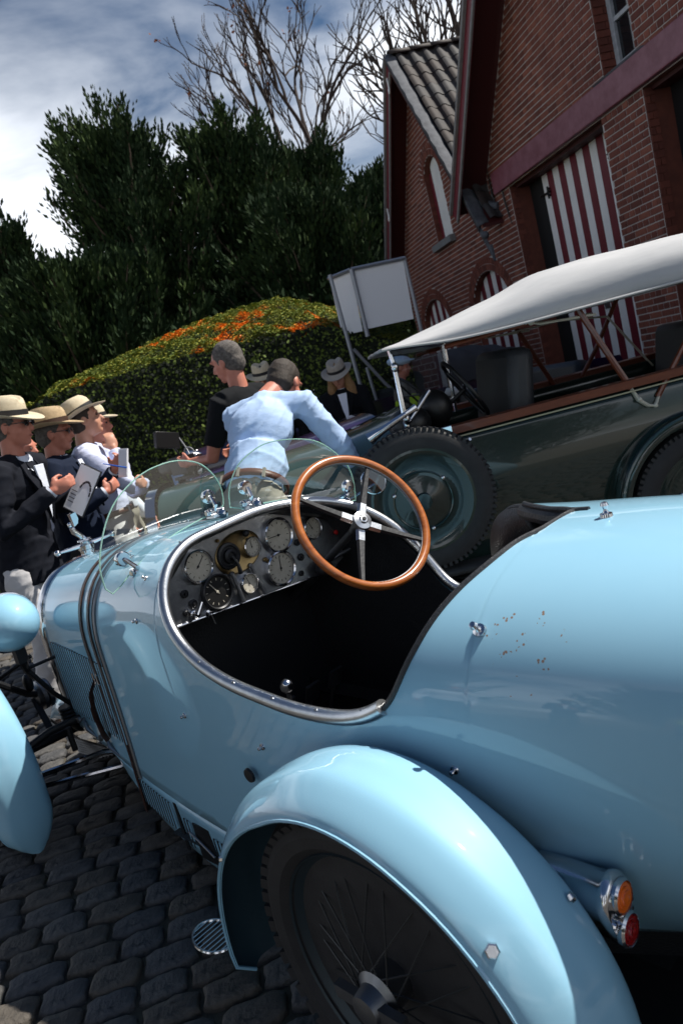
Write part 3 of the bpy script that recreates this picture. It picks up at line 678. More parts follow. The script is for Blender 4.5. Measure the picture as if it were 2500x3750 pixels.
# studs and turn buttons
st = MB(); st.lathe([(.0, .014), (.004, .013), (.005, .010), (.0035, .008), (.0035, .004), (.008, .003), (.009, 0)], n=14); me_st = mesh('fastener', st, chrome)
st = MB(); st.lathe([(.0, .030), (.006, .028), (.008, .022), (.006, .017), (.004, .012), (.006, .008), (.012, .006), (.013, 0)], n=16); me_stb = mesh('fastener', st, chrome)
def stud(x, z=None, t=None, big=False, side=1):
    if t is None: t = t_at(x, z, side)
    p = Vector(body_pt(x, t, side)); e = 1e-3
    a = Vector(body_pt(x+e, t, side))-Vector(body_pt(x-e, t, side)); b = Vector(body_pt(x, t+e, side))-Vector(body_pt(x, t-e, side)); n = a.cross(b).normalized()
    if n.dot(p-Vector((x, 0, .7))) < 0: n = -n
    o = link('fastener', me_stb if big else me_st, car, p+n*.0); o.rotation_euler = n.to_track_quat('Z', 'Y').to_euler()
stud(-.135, .975, big=True); stud(-.235, t=1.93, big=True); stud(-.07, .735); stud(.54, .655); stud(.93, .66); stud(1.10, .925); stud(-.40, t=1.97, big=True, side=-1)
stud(1.07, 1.04); stud(1.32, 1.07); stud(1.30, 1.07, side=-1)
mb = MB(); mb.lathe([(.0, .012), (.018, .010), (.02, .004), (.012, 0)], n=18); o = obj('filler_button', mb, darkmetal, car, loc=(.62, .475, .565)); o.rotation_euler = (R(-90), 0, 0)
# tail lamp
tlp = empty('tail_lamp', (-.246, .462, .537), 0, parent=car)
mb = MB()
def tear(k, x, g=0):
    pts = []
    for i in range(28):
        a = 2*PI*i/28; z = math.cos(a); y = math.sin(a); r = .031*k
        zz = (z*.034+.014 if z > 0 else z*.062+.014)*k; pts.append((x, y*r*(1 if z > 0 else (1+.25*z)), zz))
    return pts
mb.grid([tear(.78, .045), tear(.98, .04), tear(1.0, .0), tear(1.0, -.058), tear(1.08, -.062), tear(1.08, -.070), tear(.99, -.074)], closej=True)
mb.add(tear(.99, -.074), [tuple(range(28))]); mb.add(tear(.78, .045), [tuple(range(28))]); obj('case', mb, chrome, tlp, ang=50)
for z, m_, r in ((.022, amber, .0200), (-.026, redlens, .0195)):
    mb = MB(); mb.lathe([(r*1.18, 0), (r*1.2, .006), (r*1.05, .009), (r, .006)], (-.074, 0, z), (-1, 0, 0), n=28, cap=False); obj('lens_ring', mb, chrome, tlp)
    mb = MB(); mb.lathe([(r, .005), (r*.9, .008), (r*.72, .008), (r*.7, .010), (r*.5, .010), (r*.48, .0125), (r*.25, .0125), (0, .014)], (-.074, 0, z), (-1, 0, 0), n=28); obj('lens', mb, m_, tlp, ang=15)
for y, z in ((-.026, .0), (.022, -.006), (-.022, -.012)): mb = MB(); mb.lathe([(0, .004), (.004, .003), (.005, 0)], (-.074, y, z), (-1, 0, 0), n=8); obj('screw', mb, chrome, tlp)
tlp.scale = (1.25,)*3
mb = MB(); mb.box((.03, .035, .0), (.03, .06, .02)); mb.lathe([(.010, 0), (.010, .012), (0, .012)], (.01, .055, .01), (-.4, .6, .6), n=6); obj('lamp_bracket', mb, chrome, tlp)
# step plate
mb = MB(); O = [(.80+.075*math.cos(a), .62+.05*math.sin(a), .125) for a in np.linspace(0, 2*PI, 28, endpoint=False)]
mb.tube(O, .0045, n=6, closed=True)
for k in range(-4, 5): h_ = .05*math.sqrt(1-(k*.016/.075)**2) if abs(k*.016) < .075 else 0; mb.tube([(.80+k*.016, .62-h_, .126), (.80+k*.016, .62+h_, .126)], .003, n=5)
mb.tube([(.80, .58, .12), (.80, .35, .16)], .008); obj('step_plate', mb, chrome, car)
# exhaust-side underbody to close the belly
mb = MB(); mb.grid([[(x, y, .15+.05*abs(y)) for y in np.linspace(-.35, .35, 5)] for x in np.linspace(-1.2, 1.7, 8)]); obj('undertray', mb, darkmetal, car)

# ================================================================== ground: one sheet, cobbles on it
dirt = M('dark_joint_sand', (.040, .036, .026), .95, c2=(.085, .075, .055), n=1, ns=30, bump=.4, bs=80)
gb = MB(); gx = np.concatenate([[-400, -60, -20], np.linspace(-8, 34, 43), [60, 400]])
gb.grid([[(*(Y(a, b)[:2]), 0) for b in (-400, -60, -20, -10, -5, 0, 5, 10, 60, 400)] for a in gx]); gr = obj('ground', gb, M('gravel_ground', (.15, .135, .115), .95, c2=(.26, .24, .21), n=1, ns=60, bump=.3, bs=200), smooth=False); tag(gr, kind='structure')
yard = tag(empty('cobbled_yard', Y(0, 0, 0.004), YA), kind='structure')
jb = MB(); jb.add([(-6, 9, 0), (-6, -4.95, 0), (17, -4.95, 0), (17, 9, 0)], [(0, 1, 2, 3)]); j = obj('joint_bed', jb, dirt, yard, smooth=False)
ctop = [M('cobble_blue_grey', (.036, .037, .040), .75, c2=(.082, .082, .085), n=1.6, ns=9, bump=.9, bs=38), M('cobble_grey', (.048, .047, .046), .75, c2=(.098, .094, .09), n=1.6, ns=9, bump=.9, bs=38), M('cobble_brown', (.050, .043, .036), .75, c2=(.095, .083, .07), n=1.6, ns=9, bump=.9, bs=38)]
def cobble_geo(lx, ly, r_):
    # pillow-topped sett with ragged outline
    n = 16; rows = []
    ph = [r_.uniform(-1, 1) for _ in range(8)]
    for k, (sc, z) in enumerate(((1.0, -.03), (1.0, .008), (.965, .017), (.86, .0215), (.40, .023))):
        row = []
        for i in range(n):
            a = 2*PI*i/n+PI/16*(1+0); c, s = math.cos(a), math.sin(a); m = (abs(c)**8+abs(s)**8)**-.125
            m *= 1+.045*ph[i % 8]; row.append((c*m*lx/2*sc, s*m*ly/2*sc, z+.003*ph[(i+3) % 8]*(k > 1)))
        rows.append(row)
    return rows
variants = []
for k in range(9):
    r_ = random.Random(k); rows = cobble_geo(1.0*.205, 1.0*.128, r_); mb = MB(); mb.grid(rows, closej=True); mb.add(rows[-1], [tuple(range(16))]); variants.append(mesh('cobble', mb, ctop[k % 3], ang=60))
near = []; far = MB()
fm = []
r_ = random.Random(3)
rowsx = []
x = -2.5; cnt = 0; plan = []
# rows run across the view (along local Y), stepping along local X
while x < 12.0:
    d = .098*r_.uniform(.90, 1.10); y = -4.8+r_.uniform(0, .2)
    wob = r_.uniform(-.01, .01)
    while y < 5.5:
        l = .150*r_.uniform(.80, 1.2)
        plan.append((x+.012*math.sin(y*1.7+x*.6), y+l/2, l, d)); y += l+.007
    x += d+.005
def key(c):
    w = Y(c[0], -c[1]); q = np.array(w)-CAM; Z = q@fdir; u = q@xr/Z*FOC; v_ = q@dr/Z*FOC
    vis = Z > .2 and abs(u) < 850 and abs(v_) < 1250
    under = (w.x > -1.4 and w.x < 2.1 and abs(w.y) < .40)
    return (0 if (vis and not under) else 1, Z)
plan.sort(key=key)
for i, (x, y, l, d) in enumerate(plan):
    rot = r_.uniform(-.05, .05)
    if i < 290:
        o = link('cobble', variants[r_.randrange(9)], yard, (x, y, r_.uniform(-.004, .004))); o.rotation_euler = (r_.uniform(-.03, .03), r_.uniform(-.03, .03), PI/2+rot); o.scale = (l/.213, d/.134, 1)
    else:
        g = cobble_geo(l*.95, d*.93, random.Random(i % 40)); c, s = math.cos(PI/2+rot), math.sin(PI/2+rot); zz = r_.uniform(-.004, .004)
        g = [[(x+a*c-b*s, y+a*s+b*c, z+zz) for a, b, z in row] for row in (g[1], g[2], g[3])]
        far.grid(g, closej=True, mi=i % 3); far.add(g[-1], [tuple(range(16))], i % 3)
o = obj('cobbles', far, ctop, yard, ang=60); o['kind'] = 'stuff'
# weeds in the joints
wm = M('moss_green', (.045, .065, .020), .9); wb = MB()
for _ in range(6000):
    a, b = r_.uniform(.6, 6.5), r_.uniform(-1.2, 3.2); n_ = math.sin(a*3.1)+math.sin(b*4.3+a)
    if n_ < .6: continue
    for q in range(3):
        p = Vector((a+r_.uniform(-.02, .02), b+r_.uniform(-.02, .02), .0)); d = Vector((r_.uniform(-1, 1), r_.uniform(-1, 1), 0))*.008
        wb.add([p-d*.3, p+d*.3, p+d+Vector((0, 0, r_.uniform(.01, .025)))], [(0, 1, 2)])
o = obj('joint_weeds', wb, wm, yard, smooth=False); o['kind'] = 'stuff'
# ================================================================== brick barn with two gables (local frame: X along the front, Y = -distance to the right)
D0 = 5.0
mortar = M('pale_lime_mortar', (.50, .47, .46), .9, c2=(.38, .36, .35), n=1, ns=30, bump=.3, bs=120)
bricks = [M('brick_orange_red', (.22, .068, .045), .8, c2=(.155, .050, .036), n=1, ns=25, bump=.4, bs=160), M('brick_deep_red', (.18, .050, .034), .8, c2=(.13, .040, .029), n=1, ns=25, bump=.4, bs=160),
          M('brick_brown_red', (.14, .040, .029), .85, c2=(.10, .032, .024), n=1, ns=25, bump=.4, bs=160), M('brick_light_red', (.27, .088, .056), .8, c2=(.19, .062, .042), n=1, ns=25, bump=.4, bs=160)]
maroon = M('maroon_paint', (.120, .012, .022), .42, c2=(.16, .020, .034), n=1, ns=6, bump=.05)
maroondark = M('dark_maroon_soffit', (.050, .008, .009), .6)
beamp = M('weathered_purple_paint', (.15, .040, .060), .45, c2=(.24, .095, .13), n=1.2, ns=7, bump=.15, bs=50)
white = M('white_paint', (.78, .79, .80), .5, c2=(.66, .68, .70), n=1, ns=5)
zinc = M('zinc_flashing', (.12, .13, .15), .7, metal=0, spec=.12, c2=(.05, .055, .068), n=1, ns=9, bump=.2, bs=30)
pantile = M('grey_pantile', (.018, .019, .024), .8, c2=(.042, .036, .034), n=1.2, ns=4, bump=.2, bs=60)
paleverge = M('weathered_grey_board', (.22, .22, .23), .7, c2=(.14, .14, .15), n=1, ns=10)
stone = M('grey_stone_sill', (.20, .21, .22), .7, c2=(.14, .15, .16), n=1, ns=20)
voidm = M('dark_interior', (.006, .006, .007), .9)
barn = empty('brick_barn', Y(0, 0, 0), YA, 'long red brick barn with two gables and red and white striped doors, right', 'barn')
gabA = lambda s: min(3.62+(11.30-s)*1.045, 3.62+(s-3.7)*1.045)     # near gable roofline
gabB = lambda s: min(6.42-(s-13.25)*1.02, 6.42-(13.25-s)*1.42)    # far gable
def wall_in(s, z):
    if z < 0: return False
    if 1.6 <= s <= 11.15 and z <= gabA(s): return True
    if 9.0 <= s <= 16.35 and z <= max(min(gabB(s), 9), 2.5 if s < 11.7 else 0): return True
    return False
# openings: (s0, s1, z0, z1, arch)
OP = [(7.95, 10.47, 0, 3.44, 0), (4.55, 7.17, 0, 3.44, 0), (7.17, 7.77, 3.80, 5.45, 0), (11.15, 12.75, 0, 1.9, .62), (14.05, 15.75, 0, 1.85, .64), (12.95, 13.80, 3.36, 4.45, .36)]
def in_op(s, z, m=0.):
    for a, b, c, d, h in OP:
        if a-m < s < b+m and c-m < z < d+m*(h == 0): return True
        if h:
            q = ((s-(a+b)/2)/((b-a)/2+m)); 
            if abs(q) < 1 and d <= z < d+(h+m)*math.sqrt(1-q*q): return True
    return False
# mortar wall: strips of columns with holes left for the openings
mb = MB()
edges = set([1.6, 16.35]); 
for a, b, *_ in OP: edges |= {a, b}
xs = sorted(edges | set(np.round(np.arange(1.6, 16.35, .1), 3)))
def topz(s):
    t = 0
    if 1.6 <= s <= 11.15: t = gabA(s)
    if 9.0 <= s <= 16.35: t = max(t, gabB(s))
    return max(t, 3.0)
for a, b in zip(xs, xs[1:]):
    m = (a+b)/2; segs = []; holes = []
    for o in OP:
        if o[0] < m < o[1]:
            q = (m-(o[0]+o[1])/2)/((o[1]-o[0])/2); holes.append((o[2], o[3]+o[4]*math.sqrt(max(0, 1-q*q))))
    holes.sort(); z = 0
    for h0, h1 in holes:
        if h0 > z: segs.append((z, z, h0, h0))
        z = h1
    segs.append((z, z, topz(a), topz(b)))
    for z0, z1, z3, z2 in segs: mb.add([(a, -D0, z0), (b, -D0, z1), (b, -D0, z2), (a, -D0, z3)], [(0, 1, 2, 3)])
mw_ = obj('wall', mb, mortar, barn, smooth=False)
# bricks
me_b = {}
def brick_mesh(l, k):
    if (l, k) not in me_b:
        q = MB(); a, h = l/2, .0315; e = .004
        pts = [[(-a, 0, -h), (a, 0, -h), (a, 0, h), (-a, 0, h)], [(-a, -.0, -h), (a, -.0, -h), (a, -.0, h), (-a, -.0, h)]]
        q.grid([[(-a, -.01, -h), (a, -.01, -h), (a, -.01, h), (-a, -.01, h)], [(-a, .005, -h), (a, .005, -h), (a, .005, h), (-a, .005, h)], [(-a+e, .009, -h+e), (a-e, .009, -h+e), (a-e, .009, h-e), (-a+e, .009, h-e)]], closej=True)
        q.add([(-a+e, .009, -h+e), (a-e, .009, -h+e), (a-e, .009, h-e), (-a+e, .009, h-e)], [(0, 1, 2, 3)])
        me_b[(l, k)] = mesh('brick', q, bricks[k], smooth=False)
    return me_b[(l, k)]
cand = []; rr = random.Random(11); z = .05; c = 0
while z < 8:
    s = 1.6+(.055 if c % 2 else (.0 if c % 4 == 0 else .11)); L_ = .105 if c % 2 else .218
    while s < 16.3:
        run = []; best = []
        for q in np.linspace(s+.0045, s+L_-.0045, 14):
            ok = wall_in(q, z+.03) and not any(in_op(q, z+w, .003) for w in (-.028, .028))
            if ok:
                for a, b, c0, d, h in OP:
                    if h:
                        u = (q-(a+b)/2)/((b-a)/2+.212)
                        if abs(u) < 1 and z > d-.02 and z < d+(h+.212)*math.sqrt(1-u*u): ok = False
                if 4.24 < q < 10.86 and 3.43 < z < 3.77: ok = False
            if ok: run.append(q)
            else: run = []
            if len(run) > len(best): best = list(run)
        if len(best) > 2 and best[-1]-best[0] > .022: cand.append(((best[0]+best[-1])/2, z, round(best[-1]-best[0], 2) if len(best) < 14 else L_-.014, rr.choice((0, 0, 1, 1, 1, 2, 3))))
        s += L_
    z += .0745; c += 1
def bkey(q):
    w = np.array(Y(q[0], D0, q[1]))-CAM; Z = w@fdir; u = w@xr/Z*FOC; v_ = w@dr/Z*FOC
    # in view and above the white car hood
    vis = abs(u) < 790 and -1180 < v_ and v_ < -560+ (0)
    return (0 if vis else 1, Z)
cand.sort(key=bkey)
far = MB()
for i, (s, z, l, k) in enumerate(cand):
    if i < 300: o = link('brick', brick_mesh(round(l, 3), k), mw_, (s, -D0, z))
    else:
        a, h, e = l/2, .0315, .004; y = -D0
        far.add([(s-a, y, z-h), (s+a, y, z-h), (s+a, y, z+h), (s-a, y, z+h), (s-a+e, y+.009, z-h+e), (s+a-e, y+.009, z-h+e), (s+a-e, y+.009, z+h-e), (s-a+e, y+.009, z+h-e)], [(4, 5, 6, 7), (0, 1, 5, 4), (1, 2, 6, 5), (2, 3, 7, 6), (3, 0, 4, 7)], k)
# arch rings of upright bricks, reveals
for a, b, c0, d, h in OP:
    if h:
        n = int((b-a)*1.7/.075); cx = (a+b)/2
        for ringk in range(2):
            for i in range(n+1):
                t = PI*i/n; r0 = 1+.0; rx, rz = (b-a)/2+.008+.105*ringk, h+.008+.105*ringk
                p = (cx+math.cos(t)*rx, d+math.sin(t)*rz); nx, nz_ = math.cos(t)/rx, math.sin(t)/rz; l_ = math.hypot(nx, nz_); nx /= l_; nz_ /= l_; tx, tz = -nz_*.03, nx*.03
                q = [(p[0]+tx*sg+nx*w, -D0+.012, p[1]+tz*sg+nz_*w) for sg, w in ((-1, 0), (1, 0), (1, .097), (-1, .097))]; q0 = [(x_, -D0-.01, z_) for x_, y_, z_ in q]
                far.add(q0+q, [(4, 5, 6, 7), (0, 1, 5, 4), (1, 2, 6, 5), (2, 3, 7, 6), (3, 0, 4, 7)], rr.choice((0, 1, 1, 2)))
def reveal(sx, z0, z1, dep):
    z = z0+.04; cc = 0
    while z < z1-.03:
        y = 0
        l = dep if cc % 2 else dep*.5
        while y < dep-.02:
            far.box((sx, -D0-y-l/2-.002, z), (.018, l-.012, .063), mi=rr.choice((1, 1, 2, 2))); y += l
        z += .0745; cc += 1
for a, b, c0, d, h in OP:
    dep = .12 if (b-a) > 2 else .24
    reveal(b-.003, c0, d+h*.3, dep); reveal(a+.003, c0, d+h*.3, dep)
o = obj('bricks', far, bricks, mw_, smooth=False); o['kind'] = 'stuff'
# soft wall lining behind the openings (jambs)
mb = MB()
for a, b, c0, d, h in OP:
    dep = .36 if b-a > 2 else .26
    for x in (a, b): mb.add([(x, -D0, c0), (x, -D0-dep, c0), (x, -D0-dep, d), (x, -D0, d)], [(0, 1, 2, 3)])
    if h:
        P = [[((a+b)/2+math.cos(PI*i/20)*(b-a)/2, -D0-y, d+math.sin(PI*i/20)*h) for y in (0, dep)] for i in range(21)]; mb.grid(P)
    else: mb.add([(a, -D0, d), (a, -D0-dep, d), (b, -D0-dep, d), (b, -D0, d)], [(0, 1, 2, 3)])
    if c0 > 0: mb.add([(a, -D0, c0), (a, -D0-dep, c0), (b, -D0-dep, c0), (b, -D0, c0)], [(0, 1, 2, 3)])
obj('jambs', mb, M('old_brickwork', (.16, .05, .034), .9, c2=(.10, .034, .025), n=1, ns=10), barn, smooth=False)
# big striped doors: planks alternately white and maroon
def plank(x0, x1, z0, z1, y, m_, par, th=.03):
    q = MB(); q.box(((x0+x1)/2, y, (z0+z1)/2), (x1-x0-.006, th, z1-z0)); return obj('plank', q, m_, par, smooth=False, bevel=.003)
def plankarch(x0, x1, cx, hw, d, h, y, m_, par):
    pts = [(x0, y, .02), (x1, y, .02)]
    for i in range(7):
        x = x1-(x1-x0)*i/6; q = min(1, abs((x-cx)/hw)); pts.append((x, y, d+h*math.sqrt(1-q*q)-.01))
    mb = MB(); mb.plate(pts, (0, .03, 0)); return obj('plank', mb, m_, par, smooth=False)
for (a, b) in ((7.95, 10.47), (4.55, 7.17)):
    dr_ = empty('striped_door', (0, 0, 0), 0, parent=barn)
    n = 13; x0, x1 = a+.01, b-.42
    for i in range(n):
        xa = x0+(x1-x0)*i/n; plank(xa, xa+(x1-x0)/n, .05, 3.40, -D0-.30, white if i % 2 == 0 else maroon, dr_)
    mb = MB(); mb.box((b-.20, -D0-.33, 1.72), (.40, .05, 3.44)); obj('dark_panel', mb, voidm, dr_, smooth=False)
    for zz in (3.15, 1.75, .5):
        mb = MB()
        for xx, dn in ((x1+.06, 1), (x0+.15, -1)):
            mb.tube([(xx, -D0-.262, zz), (xx-dn*.20, -D0-.262, zz)], .016, n=6)
            for aa in range(5): mb.tube([(xx-dn*.20, -D0-.262, zz), (xx-dn*.20-dn*.07*math.cos(aa*.7-1.4), -D0-.262, zz+.08*math.sin(aa*.7-1.4))], .013, n=5)
        obj('hinge', mb, black, dr_)
    mb = MB(); mb.box(((a+b)/2-.25, -D0-.26, 1.55), (.05, .05, .22)); mb.lathe([(.03, 0), (.03, .05), (0, .05)], ((a+b)/2-.25, -D0-.26, 1.55), (0, 1, 0), n=12); obj('latch', mb, steel, dr_)
for (a, b, d, h) in ((11.15, 12.75, 1.9, .62), (14.05, 15.75, 1.85, .64)):
    dr_ = empty('arched_striped_door', (0, 0, 0), 0, parent=barn); n = 9; cx = (a+b)/2
    for i in range(n): plankarch(a+(b-a)*i/n+.003, a+(b-a)*(i+1)/n-.003, cx, (b-a)/2, d, h, -D0-.15, white if i % 2 == 0 else maroon, dr_)
# arched shutter window of the far gable
wn = empty('arched_window', (0, 0, 0), 0, parent=barn)
mb = MB(); mb.box((13.735, -D0-.12, 3.98), (.13, .04, 1.24)); obj('frame', mb, maroon, wn, smooth=False, bevel=.005)
mb = MB(); pts = [(12.99, -D0-.14, 3.38), (13.665, -D0-.14, 3.38)]+[(13.665-.675*i/10, -D0-.14, 4.45+.36*math.sqrt(max(0, 1-((13.665-.675*i/10-13.375)/.425)**2))-.02) for i in range(11)]
mb.plate(pts, (0, .03, 0)); obj('shutter', mb, white, wn, smooth=False)
mb = MB(); mb.box((13.375, -D0+.02, 3.30), (1.02, .20, .12)); obj('sill', mb, stone, wn, smooth=False, bevel=.01)
# upper window
wn = empty('upper_window', (0, 0, 0), 0, parent=barn)
mb = MB()
for x in (7.21, 7.73): mb.box((x, -D0-.20, 4.62), (.075, .07, 1.65))
mb.box((7.47, -D0-.20, 4.30), (.45, .05, .045)); mb.box((7.47, -D0-.20, 3.86), (.45, .06, .07)); mb.box((7.47, -D0-.20, 4.85), (.45, .05, .045)); obj('frame', mb, M('flaking_white_paint', (.45, .48, .52), .6, c2=(.28, .31, .35), n=1.5, ns=14), wn, smooth=False, bevel=.004)
for z0, z1 in ((3.89, 4.28), (4.32, 4.83), (4.87, 5.4)):
    mb = MB(); mb.box((7.47, -D0-.205, (z0+z1)/2), (.44, .006, z1-z0)); obj('pane', mb, M('dark_window_glass', (.01, .012, .015), .05, spec=.9), wn, smooth=False)
mb = MB(); mb.grid([[(x, -D0+.06-.04*(k == 2)-.22*(k == 0), 3.80-(0, .025, .06)[k]) for k in range(3)] for x in (7.02, 7.92)]); o = obj('sill', mb, zinc, wn); s_ = o.modifiers.new('t', 'SOLIDIFY'); s_.thickness = .05
# lintel beam
mb = MB(); mb.box((7.55, -D0-.11, 3.60), (6.62, .36, .30)); obj('lintel_beam', mb, beamp, barn, smooth=False, bevel=.012)
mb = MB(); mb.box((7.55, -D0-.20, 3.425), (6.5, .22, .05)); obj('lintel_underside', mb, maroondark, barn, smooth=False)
# roofs and barge boards
def roofside(s0, z0, s1, z1, y0, y1, name='roof_deck'):
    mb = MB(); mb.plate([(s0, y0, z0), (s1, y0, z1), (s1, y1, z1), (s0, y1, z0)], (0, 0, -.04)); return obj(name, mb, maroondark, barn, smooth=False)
yf = -D0+.36; yb = -D0-9
roofside(13.25, 6.46, 16.25, 3.40, yf, yb); rB = roofside(13.25, 6.46, 10.85, 3.08, yf-.02, yb)
roofside(7.5, 7.72, 11.55, 3.44, yf+.10, yb); roofside(7.5, 7.72, 3.45, 3.44, yf+.10, yb)
def barge(s0, z0, s1, z1, y, name, m_, h=.17, th=.035, dz=0., capm=None):
    d = Vector((s1-s0, 0, z1-z0)).normalized(); nn = Vector((-d.z, 0, d.x)); nn = nn if nn.z > 0 else -nn
    a, b = Vector((s0, y, z0+dz)), Vector((s1, y, z1+dz)); mb = MB(); mb.plate([a, b, b-nn*h, a-nn*h], (0, th, 0)); return obj(name, mb, m_, barn, smooth=False, bevel=.004)
barge(13.25, 6.46, 16.25, 3.40, yf, 'barge_board', maroon, .20); barge(13.25, 6.49, 16.27, 3.41, yf+.034, 'verge_strip', paleverge, .05, .05); barge(13.22, 6.25, 16.15, 3.22, yf+.02, 'verge_strip', paleverge, .045, .03)
barge(7.5, 7.72, 11.55, 3.44, yf+.10, 'barge_board', maroon, .22); barge(7.5, 7.75, 11.57, 3.46, yf+.134, 'verge_strip', paleverge, .055, .05); barge(7.45, 7.50, 11.42, 3.30, yf+.12, 'verge_strip', paleverge, .05, .03)
barge(7.5, 7.72, 3.45, 3.44, yf+.10, 'barge_board', maroon, .22)
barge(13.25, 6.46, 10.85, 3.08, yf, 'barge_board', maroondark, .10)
mb = MB(); P = []
for i in range(25):
    t = i/24; s_, z_ = 13.25-2.42*t, 6.50-3.42*t+(.0 if t < .9 else (t-.9)*-.3); w = .09+.015*math.sin(i*2.1)
    P.append([(s_+.01, yf+.05, z_-.06), (s_, yf+.05+.01*math.sin(i*3.), z_+.02), (s_+.03, yf-w, z_+.055), (s_+.08, yf-w-.10, z_+.04)])
mb.grid(P); o = obj('zinc_verge', mb, zinc, barn); s_ = o.modifiers.new('t', 'SOLIDIFY'); s_.thickness = .012
mb = MB(); mb.plate([(10.95, yf+.02, 3.22), (11.15, yf+.02, 3.30), (10.72, yf+.01, 2.62), (10.62, yf+.01, 2.60)], (0, -.012, 0)); mb.ell((10.80, yf, 2.92), (.09, .05, .06)); mb.tube([(10.7, yf, 2.75), (10.64, yf, 2.52)], [.04, .02], n=6); obj('zinc_apron', mb, zinc, barn)
mb = MB(); mb.tube([(11.2, yf-.1, 3.42), (11.05, -D0+.1, 3.36), (10.9, -D0+.02, 3.30)], [.09, .07, .05], n=8); obj('hopper', mb, zinc, barn)
for (s_, z_) in ((10.98, 3.5), (10.62, 3.3), (16.05, 4.3), (12.0, 4.6)):
    mb = MB(); mb.tube([(s_+.03, -D0+.03, z_+.35), (s_, -D0+.04, z_), (s_-.05, -D0+.02, z_-.35)], [.006, .016, .006], n=6); obj('wall_anchor', mb, black, barn)
mb = MB()
for (s_, z_) in ((13.35, 6.1), (15.1, 4.35), (8.6, 6.3)): mb.box((s_, yf+.06, z_), (.05, .012, .20)); mb.ell((s_+.02, yf+.065, z_-.1), (.05, .012, .05))
obj('barge_ornament', mb, white, barn)
# pantiles on the far gable's near slope: each tile its own part
tm = MB(); P = []
for i in range(9):
    u = i/8; P.append([(u*.26-.13, v_*.36-.18, .030*math.sin(u*2*PI+.3)+.012*(1-v_)+.012) for v_ in (0, .5, 1)])
tm.grid(P); tm.grid([[(x, y, z-.014) for x, y, z in r] for r in P], flip=True); tm.grid([[P[i][0] for i in range(9)], [(p[0][0], p[0][1], p[0][2]-.014) for p in P]])
tl_ = [mesh('roof_tile', tm, m_) for m_ in (pantile, M('brown_pantile', (.036, .025, .022), .8, c2=(.022, .019, .02), n=1, ns=5, bump=.2), M('pale_pantile', (.05, .048, .05), .8, c2=(.025, .025, .028), n=1, ns=4, bump=.2))]
d = Vector((10.85-13.25, 0, 3.08-6.46)); Ls = d.length; d.normalize(); e = Vector((0, -1, 0)); nrm = e.cross(d); nrm = nrm if nrm.z > 0 else -nrm
tmat = Matrix((e, -d, e.cross(-d))).transposed()
k = 0; far = MB()
rows = int(Ls/.29)
for j in range(rows):
    for i in range(16):
        p = Vector((13.25, yf-.14, 6.46))+d*(.16+.29*j)+e*(.13+.235*i)+nrm*.035+Vector((0, 0, rr.uniform(-.006, .006)))
        mrot = tmat.to_4x4(); o = link('roof_tile', rr.choice(tl_), rB); o.matrix_local = Matrix.Translation(p) @ mrot @ Matrix.Rotation(rr.uniform(-.03, .03), 4, 'Z'); k += 1
for i in range(10):
    q = MB(); P = [[(13.25+.11*math.sin(a), y, 6.47+.11*math.cos(a)) for a in np.linspace(-1.4, 1.4, 8)] for y in (yf-.02-.38*i, yf-.02-.38*i-.40)]
    q.grid([[(x, y, z+.012*(r == 0)) for x, y, z in row] for r, row in enumerate(P)]); o = obj('ridge_tile', q, tl_[1].materials[0], rB); s_ = o.modifiers.new('t', 'SOLIDIFY'); s_.thickness = .015
# side/back walls so the barn is a closed building
mb = MB(); mb.add([(16.3, -D0-.01, 0), (16.3, -D0-9, 0), (16.3, -D0-9, 3.1), (16.3, -D0-.01, 3.1)], [(0, 1, 2, 3)]); mb.add([(1.6, -D0-9, 0), (16.3, -D0-9, 0), (16.3, -D0-9, 4), (1.6, -D0-9, 4)], [(0, 1, 2, 3)])
mb.add([(1.6, -D0-.4, 0), (16.3, -D0-.4, 0), (16.3, -D0-.4, 3.4), (1.6, -D0-.4, 3.4)], [(0, 1, 2, 3)]); mb.add([(6.9, -D0-.5, 3.7), (8, -D0-.5, 3.7), (8, -D0-.5, 5.6), (6.9, -D0-.5, 5.6)], [(0, 1, 2, 3)]); mb.add([(12.8, -D0-.3, 3.2), (14, -D0-.3, 3.2), (14, -D0-.3, 5), (12.8, -D0-.3, 5)], [(0, 1, 2, 3)])
obj('inner_wall', mb, voidm, barn, smooth=False)

# ================================================================== foliage
def leafcloud(cent, size, r_, elong=(1, 1, 1), tri=True):
    n = len(cent); d1 = r_.normal(size=(n, 3)); d1 /= np.linalg.norm(d1, axis=1)[:, None]; d1 *= np.array(elong); d2 = r_.normal(size=(n, 3)); d2 = np.cross(d1, d2); d2 /= np.linalg.norm(d2, axis=1)[:, None]+1e-9
    sz = size*r_.uniform(.6, 1.35, (n, 1)); a = cent-d1*sz*.5; b = cent+d1*sz*.5+d2*sz*.05; c_ = cent+d2*sz*.34; e_ = cent-d2*sz*.34
    V = np.stack([a, c_, b, e_], 1).reshape(-1, 3); F_ = np.arange(4*n).reshape(-1, 4); return V, F_
def flatleaves(cent, size, r_, ax_=(0, 0, 1.)):
    n = len(cent); up = r_.normal(size=(n, 3))*.24+np.array(ax_); up /= np.linalg.norm(up, axis=1)[:, None]; d1 = np.cross(up, r_.normal(size=(n, 3))); d1 /= np.linalg.norm(d1, axis=1)[:, None]; d2 = np.cross(up, d1)
    sz = size*r_.uniform(.6, 1.35, (n, 1)); V = np.stack([cent-d1*sz*.5, cent+d2*sz*.34, cent+d1*sz*.5, cent-d2*sz*.34], 1).reshape(-1, 3); return V, np.arange(4*n).reshape(-1, 4)
